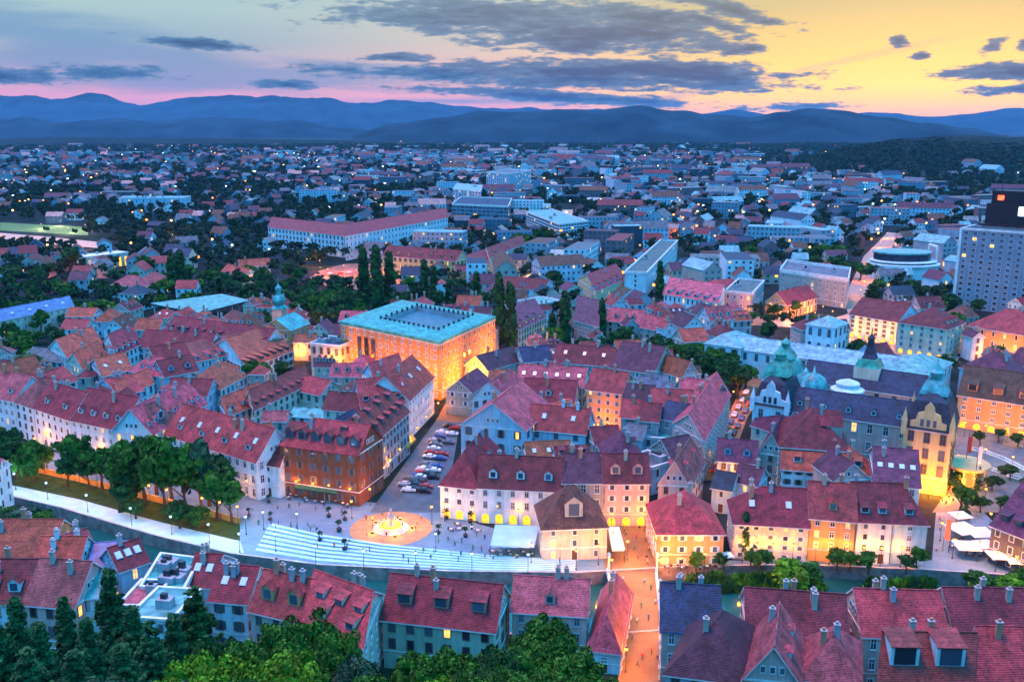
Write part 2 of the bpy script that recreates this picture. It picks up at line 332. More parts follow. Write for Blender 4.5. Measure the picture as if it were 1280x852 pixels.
def bld(label,A,B,dep,hb,roof='g',rh=4.5,wall='white',rc='red',o=None,name='house',cat='house',lm=None,world=None,wins=True,group=None):
    """A,B: eave corners in the view; dep: metres or third eave corner; hb: base row (>100) or eave height in metres"""
    global NB; NB+=1; o=o or {}; r_=random.Random(NB*13+5)
    if world: Pa,Pb,h,dv=world; Pa=Vector(Pa);Pb=Vector(Pb);dv=Vector(dv)
    else:
        if hb>100:
            P=at(A[0],hb); h=zat(A[0],A[1],P)
        else: h=hb
        Pa=at(A[0],A[1],h); Pb=at(B[0],B[1],h); Pa.z=Pb.z=0
        if isinstance(dep,tuple): c=at(dep[0],dep[1],h); c.z=0; dv=c-Pb
        else:
            d=(Pb-Pa).normalized(); dv=Vector((-d.y,d.x,0))*dep
    U_=(Pb-Pa); Ln=U_.length; ux=U_/Ln; uy=Vector((-ux.y,ux.x,0)); dx,dy=dv.dot(ux),dv.dot(uy)
    rz=math.atan2(ux.y,ux.x); z0=o.get('z0',0)
    root=empty(name,(Pa.x,Pa.y,z0),rz,label,cat,group)
    occ_poly([Pa,Pb,Pb+dv,Pa+dv])
    W_=math.hypot(dx,dy); vx,vy=dx/W_,dy/W_
    def pt(a,b_): return (a+vx*b_, vy*b_)      # a metres along front, b metres deep
    fl=o.get('fl') or max(1,int(round(h/3.5)))
    # roof description
    RM=roofm(rc); b=MB(); ov=.5; slope=0
    walls=MB(); base=-1.0
    c4=[pt(0,0),pt(Ln,0),pt(Ln,W_),pt(0,W_)]
    gable=[]
    if roof[0] in'gxh':
        along = roof[0]=='g' or (roof[0]=='h' and Ln>=W_)
        if len(roof)>1 and roof[1]=='y': along=False
        run=(W_ if along else Ln)/2; big=(Ln if along else W_)
        ins=min(run*.95,big*.48)
        i1=i2=0
        if roof[0]=='h': i1=i2=ins
        if roof.endswith('L') or roof.endswith('F'): i1=ins
        if roof.endswith('R') or roof.endswith('K'): i2=ins
        slope=rh/run; zo=h-ov*slope
        if along:
            q=[pt(-ov,-ov),pt(Ln+ov,-ov),pt(Ln+ov,W_+ov),pt(-ov,W_+ov)]; r1=pt(i1 if i1 else -ov,W_/2); r2=pt(Ln-i2 if i2 else Ln+ov,W_/2)
        else:
            q=[pt(Ln+ov,-ov),pt(Ln+ov,W_+ov),pt(-ov,W_+ov),pt(-ov,-ov)]; r1=pt(Ln/2,i1 if i1 else -ov); r2=pt(Ln/2,W_-i2 if i2 else W_+ov)
        q=[(x,y,zo) for x,y in q]; r1=(*r1,h+rh); r2=(*r2,h+rh)
        # along: q0,q1 front ; r1 left r2 right. across: q0,q1 right side, r1 front r2 back
        tops=[[q[0],q[1],r2,r1],[q[2],q[3],r1,r2]]
        if i1: tops.append([q[3],q[0],r1])
        if i2: tops.append([q[1],q[2],r2])
        ring=[q[0],q[1]]+([] if i2 else [r2])+[q[2],q[3]]+([] if i1 else [r1])
        dn=.28
        for f_ in tops: b.face(f_,0); b.face([(x,y,z-dn) for x,y,z in reversed(f_)],1)
        for p,q_ in zip(ring,ring[1:]+ring[:1]): b.face([(p[0],p[1],p[2]-dn),(q_[0],q_[1],q_[2]-dn),q_,p],1)
        # ridge cap
        b.tube([r1,r2],[.16,.16],5,0)
        roofo=b.build('roof',[RM,TRIM if o.get('fascia') is None else roofm(o['fascia'])],root)
        for s_,ins_ in((0,i1),(1,i2)):
            if not ins_:
                if along: pa,pb,pm=(c4[3],c4[0],pt(0,W_/2)) if s_==0 else (c4[1],c4[2],pt(Ln,W_/2))
                else: pa,pb,pm=(c4[0],c4[1],pt(Ln/2,0)) if s_==0 else (c4[2],c4[3],pt(Ln/2,W_))
                gable.append((pa,pb,pm,s_,along))
        walls.prism(c4,base,h-.05,0)
        for pa,pb,pm,_,_2 in gable: walls.face([(*pa,h-.05),(*pb,h-.05),(*pm,h+rh-.3)],0)
    elif roof[0]=='m':      # mansard with a copper or slate lower slope
        i_=min(Ln,W_)*.16; q=[pt(-ov,-ov),pt(Ln+ov,-ov),pt(Ln+ov,W_+ov),pt(-ov,W_+ov)]; s=[pt(i_,i_),pt(Ln-i_,i_),pt(Ln-i_,W_-i_),pt(i_,W_-i_)]; j_=min(Ln,W_)*.42
        t3=[pt(j_,j_),pt(Ln-j_,j_),pt(Ln-j_,W_-j_),pt(j_,W_-j_)]
        for k in range(4):
            n_=(k+1)%4; b.face([(*q[k],h),(*q[n_],h),(*s[n_],h+rh*.8),(*s[k],h+rh*.8)],0); b.face([(*s[k],h+rh*.8),(*s[n_],h+rh*.8),(*t3[n_],h+rh),(*t3[k],h+rh)],0)
        b.face([(*p,h+rh) for p in t3],0); b.face([(*p,h) for p in reversed(q)],1); slope=rh*.8/(i_+ov)
        roofo=b.build('roof',[RM,TRIM],root); walls.prism(c4,base,h,0)
    else:                   # flat with parapet
        q=[pt(-.3,-.3),pt(Ln+.3,-.3),pt(Ln+.3,W_+.3),pt(-.3,W_+.3)]; s=[pt(.3,.3),pt(Ln-.3,.3),pt(Ln-.3,W_-.3),pt(.3,W_-.3)]; ph=rh
        for k in range(4):
            n_=(k+1)%4; b.face([(*q[k],h),(*q[n_],h),(*q[n_],h+ph),(*q[k],h+ph)],1); b.face([(*q[k],h+ph),(*q[n_],h+ph),(*s[n_],h+ph),(*s[k],h+ph)],1); b.face([(*s[k],h+ph),(*s[n_],h+ph),(*s[n_],h+.1),(*s[k],h+.1)],1)
        b.face([(*p,h+.1) for p in s],0); b.face([(*p,h) for p in reversed(q)],1)
        roofo=b.build('roof',[RM,TRIM if o.get('fascia') is None else roofm(o['fascia'])],root); walls.prism(c4,base,h-.002,0)
        for k in range(o.get('plant',2)):
            x,y=pt(Ln*r_.uniform(.15,.8),W_*r_.uniform(.25,.75)); s_=r_.uniform(.8,2); m_=MB(); m_.box(-s_,-s_*.7,0,s_,s_*.7,r_.uniform(1,2.2)); m_.box(-s_*.5,-s_*.3,1,s_*.3,s_*.3,2.6,1); e=m_.build('roof_unit',[wallm('grey'),METAL],roofo); e.location=(x,y,h+.1)
    if o.get('trim',True) and Ln>6 and h>5:
        t_=MB(); 
        for zz,th,pr in((h-.55,.3,.16),(h/fl+.1,.22,.1)):
            q=[pt(-pr,-pr),pt(Ln+pr,-pr),pt(Ln+pr,W_+pr),pt(-pr,W_+pr)]; t_.prism(q,zz,zz+th,0)
        t_.build('cornice',[TRIM],root)
    walls.build('wall',[wallm(wall)],root)
    # facades
    sides=[(c4[0],c4[1]),(c4[1],c4[2]),(c4[3],c4[0])]
    cnt=0; o=dict(o); o.setdefault('style',r_.choice(['rect','rect','shut','plain'])); o.setdefault('wh',h/fl*r_.uniform(.42,.56)); o.setdefault('sp',r_.choice([2.7,3.0,3.4])); ww=o.get('ww',r_.choice([.9,1.0,1.15])); fh=h/fl; hh=o.get('wh',fh*.5); sp=o.get('sp',3.0); frame=o.get('frame') or r_.choice([TRIM,TRIM,flat('trim_grey',(.42,.45,.46)),flat('trim_brown',(.20,.12,.08))]); MAXW=92; extra=MB()
    for si,(p,q_) in enumerate(sides if wins else []):
        if si in o.get('skip',()): continue
        ex,ey=q_[0]-p[0],q_[1]-p[1]; le=math.hypot(ex,ey); ex/=le; ey/=le; nx,ny=ey,-ex
        mid=Pa+ux*(p[0]+q_[0])/2+uy*(p[1]+q_[1])/2; nw=ux*nx+uy*ny
        if nw.dot(Vector((0,0,0))-mid)<0: continue
        n=int((le-1.0)/sp)
        if n<1: continue
        st=le/n; a=math.atan2(ny,nx)+math.pi/2
        for f_ in range(fl):
            for k in range(n):
                u=st*(k+.5); x,y=p[0]+ex*u,p[1]+ey*u
                if f_==0 and not o.get('arc') and r_.random()<.18: continue
                z=f_*fh+(fh-hh)*.55
                lit=r_.random()<o.get('lit',.07); st_=o['style']; g_=G; w2,h2=ww,hh
                if f_==0 and o.get('arc') and (si==0 or o.get('arcall')): g_=LITY; st_='arch'; w2=min(st*.62,2.2); h2=fh*.78; z=.15
                elif f_==0 and si==0 and k==n//2: 
                    dm=winmesh(1.3,2.5,'plain',DOORM); link('door',dm,root,(x,y,.1),a); continue
                elif lit: g_=LITW
                if f_==fl-1 and o.get('small_top'): h2=hh*.5; z+=hh*.2
                if cnt>=MAXW:
                    T_=Matrix.Translation((x+nx*.004,y+ny*.004,z))@Matrix.Rotation(a,4,'Z')
                    extra.box(-w2/2-.12,-.12,-.12,w2/2+.12,-.02,h2+.12,0,T_); extra.box(-w2/2,-.16,0,w2/2,-.13,h2,1 if g_ is G else 2,T_)
                    continue
                cnt+=1; link('window',winmesh(w2,h2,st_,g_,frame),root,(x+nx*.004,y+ny*.004,z),a)
    if extra.v: extra.build('window_rows',[frame,G,LITY if o.get('arc') else LITW],root)['kind']='stuff'
    if wins and gable and h>5:
        for pa,pb,pm,_,_2 in gable:
            ex,ey=pb[0]-pa[0],pb[1]-pa[1]; le=math.hypot(ex,ey); ex/=le; ey/=le; nx,ny=ey,-ex; nw=ux*nx+uy*ny; mid=Pa+ux*pm[0]+uy*pm[1]
            if nw.dot(-mid)<0 or le<6: continue
            a=math.atan2(ny,nx)+math.pi/2
            for k in((-1,1) if rh<5.5 else(-1.5,0,1.5)): link('window',winmesh(.7,1.1,'plain'),root,(pm[0]+ex*k,pm[1]+ey*k,h+rh*.18),a)
    # dormers on the front slope
    if slope and roof[0]!='f':
        dk=o.get('dk','gable'); ds=o.get('ds',1.0)
        along = (roof[0]=='g' or (roof[0]=='h' and Ln>=W_)) and not (len(roof)>1 and roof[1]=='y')
        for rowi,nd_ in enumerate(([o.get('dorm',0)] if not isinstance(o.get('dorm',0),list) else o['dorm'])):
            for k in range(nd_):
                me=dormesh(dk,rc,o.get('dw',wall),slope,ds)
                bb=o.get('db',1.6)+rowi*3.2
                if along or roof[0]=='m':
                    a_=Ln*(k+.5)/nd_ if nd_>1 else Ln/2
                    if roof[0]=='h' : a_=Ln*.2+Ln*.6*(k+.5)/nd_
                    x,y=pt(a_,bb); link('dormer',me,roofo,(x,y,h+vy*bb*slope if roof[0]!='m' else h+bb*slope*.6),0)
                else:
                    a_=W_*(k+.5)/nd_ if roof[0]!='h' else W_*.2+W_*.6*(k+.5)/nd_
                    x,y=pt(Ln-bb,a_); link('dormer',me,roofo,(x,y,h+bb*slope),math.atan2(vy,vx)); 
                    x,y=pt(bb,a_); link('dormer',me,roofo,(x,y,h+bb*slope),math.atan2(vy,vx)+math.pi) if o.get('both') else None
        for k in range(o.get('sky',0)):
            a_=Ln*(k+.5)/o['sky']; bb=run*.45
            if along: x,y=pt(a_,bb); link('skylight',dormesh('sky',rc,wall,slope,1.1),roofo,(x,y,h+bb*slope*vy))
        for k in range(o.get('chim',1)):
            if roof[0]=='m': continue
            tt=r_.uniform(.2,.8); off=r_.uniform(-.18,.18)
            if along: x,y=pt(Ln*tt,W_*(.5+off)); 
            else: x,y=pt(Ln*(.5+off),W_*tt)
            link('chimney',chimesh(1.6+abs(off)*rh,o.get('cw',r_.choice(['stone','terracotta','stone','grey']))),roofo,(x,y,h+rh*(1-2*abs(off))),0)
    c=Pa+(Pb-Pa)/2+dv/2
    if lm: LM.append((*proj((c.x,c.y,h)),lm))
    if not label: AUTO.append((root,(wall,rc,roof[0]),cat,Vector((c.x,c.y,h)),Ln*W_*h))
    return root,dict(Pa=Pa,Pb=Pb,dv=dv,h=h,L=Ln,W=W_,roof=roofo,pt=pt,c=c)

def merge_into(main,other):
    """move the parts of one wing to the building it belongs to"""
    for lst in (AUTO,):
        for i,a_ in enumerate(lst):
            if a_[0]==other: lst.pop(i); break
    Mi=Matrix.Translation(main.location)@Matrix.Rotation(main.rotation_euler.z,4,'Z'); Mo=Matrix.Translation(other.location)@Matrix.Rotation(other.rotation_euler.z,4,'Z')
    D=Mi.inverted()@Mo; dz=other.rotation_euler.z-main.rotation_euler.z
    for ch in list(other.children):
        ch.parent=main; ch.location=D@ch.location; ch.rotation_euler.z+=dz
    bpy.data.objects.remove(other)
# ---------------------------------------------------------------- ground, river, hills
NB_PX=[(-160,585),(0,617),(75,634),(190,668),(290,692),(400,706),(560,714),(720,716),(860,708),(1000,706),(1150,712),(1280,720),(1500,735)]
nb=[at(x,y) for x,y in NB_PX]; nb=[Vector((-900,560,0)),Vector((-420,330,0))]+nb+[Vector((420,160,0)),Vector((900,60,0))]
RW=27.0
def off(pts,d):
    out=[]
    for i,p in enumerate(pts):
        t_=(pts[min(i+1,len(pts)-1)]-pts[max(0,i-1)]).normalized(); out.append(p+Vector((t_.y,-t_.x,0))*d)
    return out
sb=off(nb,RW)
def strip(name,A,B,mat,z=0.0,kind='structure',label=None):
    b=MB()
    for i in range(len(A)-1): b.face([(A[i].x,A[i].y,z),(A[i+1].x,A[i+1].y,z),(B[i+1].x,B[i+1].y,z),(B[i].x,B[i].y,z)][::-1],0)
    o=b.build(name,[mat]); return tag(o,label,None,None,kind)
def groundmat():
    m,nn,ll,b=newmat('city_ground'); f=mnoise(nn,ll,.018,5); g=mnoise(nn,ll,.12,4)
    a=mramp(nn,ll,f,(.008,.028,.022),(.018,.035,.04),.42,.56); d=mramp(nn,ll,g,(.45,.45,.45),(1,1,1),.35,.65)
    ll.new(mmul(nn,ll,a,d),b.inputs['Base Color']); b.inputs['Roughness'].default_value=.95; b.inputs['Specular IOR Level'].default_value=.1; return m
def pavemat(name,c1,c2,br=1.2):
    m,nn,ll,b=newmat(name); f=mnoise(nn,ll,.15,6); t=nn.new('ShaderNodeTexCoord'); k=nn.new('ShaderNodeTexBrick'); ll.new(t.outputs['Object'],k.inputs[0]); k.inputs['Scale'].default_value=1/br
    k.inputs['Color1'].default_value=(1,1,1,1); k.inputs['Color2'].default_value=(.8,.8,.8,1); k.inputs['Mortar'].default_value=(.42,.42,.42,1)
    ll.new(mmul(nn,ll,mramp(nn,ll,f,c1,c2),k.outputs[0]),b.inputs['Base Color']); b.inputs['Roughness'].default_value=.7; return m
GM=groundmat(); PAVE=pavemat('paving',(.09,.20,.27),(.16,.30,.38),2.2); STEP=flat('pale_stone',(.38,.62,.68),.7,.3,0,.15); ASPH=flat('asphalt',(.06,.11,.13),.7,.4,0,.4,.3)
COBB=pavemat('cobbles',(.20,.11,.04),(.32,.18,.07),.8)  # orange of the street lamps' glow put into the paving colour
north_far=[Vector((max(-16000,min(16000,p.x*(16000/max(1,p.y)) if False else p.x*40)),26000,0)) for p in nb]
north_far=[Vector((-26000+52000*i/(len(nb)-1),26000,0)) for i in range(len(nb))]
# the north bank sheet, stepped so that the far edge reaches the horizon
b=MB()
xs=[-30000,-12000,-5000]+[p.x for p in nb]+[5000,12000,30000]; ys=[560,560,560]+[p.y for p in nb]+[60,60,60]
rows=[0,.004,.02,.08,.25,1]
pts=[[(x,y+(26000-y)*t_,0) for x,y in zip(xs,ys)] for t_ in rows]
for j in range(len(rows)-1):
    for i in range(len(xs)-1): b.face([pts[j][i],pts[j][i+1],pts[j+1][i+1],pts[j+1][i]],0)
tag(b.build('ground',[GM]),kind='structure')
# south bank: flat strip, then the castle hill rises to below the camera
def hill(x,y):
    e=134+4*math.sin(x*.021+1)+max(0,(abs(x)-60))*.0
    return max(0.0,(e-y))*.62+(0.8*noise.noise(Vector((x*.05,y*.05,0))) if y<e-5 else 0)
b=MB(); nx_=70; ny_=26
gx=[-320+640*i/nx_ for i in range(nx_+1)]
def sby(x):
    for p,q in zip(sb,sb[1:]):
        if p.x<=x<=q.x: return p.y+(q.y-p.y)*(x-p.x)/(q.x-p.x)
    return sb[-1].y
G_=[[(x,(sby(x))*(1-j/ny_)+(-80)*(j/ny_)) for j in range(ny_+1)] for x in gx]
for i in range(nx_):
    for j in range(ny_):
        q=[G_[i][j],G_[i+1][j],G_[i+1][j+1],G_[i][j+1]]
        b.face([(x,y,min(hill(x,y),88) if j+(k in(2,3))>0 else 0) for k,(x,y) in enumerate(q)][::-1],0)
SLOPE=flat('slope_earth',(.035,.05,.025),.95,.1,0,.5)
tag(b.build('castle_hill',[SLOPE],None,True),kind='structure')
WAT,nn,ll,bs=newmat('river_water'); bs.inputs['Base Color'].default_value=(.008,.085,.075,1); bs.inputs['Roughness'].default_value=.08
nz=mnoise(nn,ll,.5,3); bp=nn.new('ShaderNodeBump'); bp.inputs['Strength'].default_value=.15; ll.new(nz,bp.inputs['Height']); ll.new(bp.outputs[0],bs.inputs['Normal'])
strip('river',nb,sb,WAT,-2.8)
def wallstrip(name,pts,z0,z1,th,mat,label,cat,side=1):
    b=MB(); q=off(pts,th*side)
    for i in range(len(pts)-1):
        a,c,d,e=pts[i],pts[i+1],q[i+1],q[i]
        for (u,v) in((a,c),(e,d)): b.face([(u.x,u.y,z0),(v.x,v.y,z0),(v.x,v.y,z1),(u.x,u.y,z1)],0)
        b.face([(a.x,a.y,z1),(c.x,c.y,z1),(d.x,d.y,z1),(e.x,e.y,z1)],1)
    return tag(b.build(name,[mat,STONE]),label,cat)
QW=flat('quay_stone',(.30,.22,.20),.9,.2,0,.5,.5)
wallstrip('quay_wall',nb,-5.5,.45,.6,QW,'long stone quay wall on the square side of the river','wall',1)
wallstrip('quay_wall',sb,-5.5,.3,.6,QW,'stone quay wall below the near rooftops on the castle side of the river','wall',-1)
# paved zones
def zone(name,px,mat,z=.004,kind='structure'):
    b=MB(); b.face([(*at(x,y)[:2],z) for x,y in px],0); o=b.build(name,[mat])
    if o.data.polygons[0].normal.z<0: o.data.flip_normals()
    return tag(o,kind=kind)
zone('square_paving',[(300,645),(345,612),(560,640),(600,655),(760,700),(765,716),(720,715.5),(560,713.5),(400,705.5),(292,691.5)],PAVE)
zone('street_paving',[(462,640),(545,525),(575,528),(556,640)],ASPH,.008)
zone('old_street_paving',[(745,652),(812,652),(822,716),(757,716)],COBB,.012)
zone('riverside_paving',[(822,700),(1165,700),(1170,640),(1230,640),(1290,700),(1290,720),(1150,711.5),(1000,705.5),(860,707.5),(822,708)],PAVE,.016)
zone('riverside_walk',[(-160,585),(-160,572),(0,603),(100,624),(200,652),(300,676),(305,690),(290,691.5),(190,667.5),(75,633.5),(0,616.5)],STEP,.02)
GRASS=flat('grass_slope',(.022,.065,.018),.95,.1,0,.5,.4)
zone('grass_bank',[(-160,548),(0,580),(100,603),(200,629),(300,655),(300,675),(200,651.5),(100,623.5),(0,602.5),(-160,571.5)],GRASS,.006,'stuff')
zone('riverside_street',[(-160,530),(0,556),(150,575),(262,620),(330,612),(346,618),(300,654.5),(200,628.5),(100,602.5),(0,579.5),(-160,547.5)],PAVE,.003)
zone('university_square',[(1185,520),(1300,530),(1300,640),(1165,640),(1195,600)],ASPH,.003)
zone('library_street',[(545,525),(560,498),(640,430),(655,440),(590,520),(575,528)],COBB,.009)
zone('side_street',[(868,600),(905,530),(945,445),(985,450),(935,520),(905,600)],COBB,.009)
for z_ in([(300,645),(345,612),(560,640),(600,655),(760,700),(830,700),(1165,700),(1170,620),(1300,600),(1300,735),(1000,708),(560,716),(292,695)],[(-160,530),(0,556),(150,575),(262,620),(345,612),(345,690),(290,692),(0,617),(-160,590)]): occ_px(z_)
occ_line([(505,640),(560,525)],26); occ_line([(560,522),(655,432)],14); occ_line([(870,600),(925,520),(965,440)],12); occ_line([(1200,640),(1210,480),(1100,440),(1010,400)],16); occ_line([(785,705),(785,655)],16)
occ_px([(1170,640),(1165,600),(1185,520),(1300,530),(1300,640)])
# terrace steps down to the river, pale stone, lit
ST_A=[at(x,y) for x,y in((338,655),(400,669),(480,681),(600,694),(720,702))]; ST_B=[at(x,y) for x,y in((318,690),(400,703),(480,708.5),(600,713),(720,714))]
root=empty('terrace_steps',tuple(ST_A[2]),0,'broad white stone steps stretching along the square down to the river','steps')
for k in range(7):
    b=MB(); ta,tb=k/7,(k+.62)/7
    P=[a.lerp(c,ta) for a,c in zip(ST_A,ST_B)]; Q=[a.lerp(c,tb) for a,c in zip(ST_A,ST_B)]
    for i in range(len(P)-1):
        z1=.42-.05*k; o_=ST_A[2]
        f=[P[i]-o_,P[i+1]-o_,Q[i+1]-o_,Q[i]-o_]
        b.face([(v.x,v.y,z1) for v in f][::-1],0); b.face([(f[3].x,f[3].y,-.1),(f[2].x,f[2].y,-.1),(f[2].x,f[2].y,z1),(f[3].x,f[3].y,z1)],0); b.face([(f[1].x,f[1].y,-.1),(f[0].x,f[0].y,-.1),(f[0].x,f[0].y,z1),(f[1].x,f[1].y,z1)],0)
    b.build('step',[STEP],root)
# wall of the promenade under the trees
op=[at(x,y) for x,y in((-160,546),(0,578),(100,601),(200,627),(302,654))]
wallstrip('promenade_wall',op,-.2,1.7,.5,flat('glow_stone',(.6,.34,.08)),'low lamp-lit wall edging the grassy riverbank under the trees','wall',1)  # wall colour turned orange to hold the lamps' glow
# hills
def mountain(name,prof,dist,depth,base,mat,rough,seed):
    b=MB(); xs_=[]; x=prof[0][0]
    while x<=prof[-1][0]: xs_.append(x); x+=6
    nj=12; P=[]
    for x in xs_:
        for (a,ya),(c,yc) in zip(prof,prof[1:]):
            if a<=x<=c: y=ya+(yc-ya)*(lambda t_:t_*t_*(3-2*t_))((x-a)/(c-a)); break
        ht=H+(158-y)/F*dist/CT
        row=[]
        for j in range(nj+1):
            t_=j/nj; sh=math.sin(math.pi*t_)**.8; dd=dist+(t_-.5)*depth; X_=(x-640)/F*dd*1.0268
            nz_=noise.fractal(Vector((X_*.0011+seed,dd*.0011,seed)),1,2,5)
            row.append((X_,dd,base+(ht-base)*sh*(1+rough*nz_)-20*(1-sh)))
        P.append(row)
    for i in range(len(P)-1):
        for j in range(nj): b.face([P[i][j],P[i+1][j],P[i+1][j+1],P[i][j+1]],0)
    return tag(b.build(name,[mat],None,True),kind='structure')
FOR1=flat('far_forest',(.012,.034,.045),.95,.05,0,.75,.0035)
FOR2=flat('forest_floor',(.012,.028,.022),.95,.05,0,.5,.02)
mountain('mountains',[(-400,128),(-100,126),(0,121),(60,123),(95,127),(140,122),(200,131),(260,126),(320,123),(370,124),(410,126),(450,131),(500,128),(560,135),(640,137),(760,139),(860,143),(905,139),(950,145),(1000,146),(1080,142),(1130,146),(1180,143),(1240,137),(1280,135),(1340,138),(1700,140)],17500,4200,-40,FOR1,.16,2)
mountain('hills',[(-400,152),(0,153),(40,151),(62,148),(100,153),(140,147),(165,145),(210,151),(260,149),(330,147),(380,150),(440,157),(500,164)],9500,2200,-30,FOR1,.22,5)
mountain('hills',[(450,166),(500,155),(560,149),(610,142),(650,141),(700,139),(740,140),(790,134),(830,139),(880,144),(920,147),(960,142),(990,139),(1030,141),(1080,147),(1130,152),(1180,160),(1230,168)],7200,2200,-30,FOR1,.18,8)
mountain('wooded_hill',[(880,220),(950,206),(1010,193),(1060,180),(1120,172),(1180,168),(1230,170),(1300,170),(1400,168),(1560,185)],2650,900,-8,FOR2,.10,11)
mountain('wooded_hill',[(-200,176),(0,172),(120,170),(260,171),(420,173),(560,176),(640,180)],5200,900,-25,FOR2,.06,14)
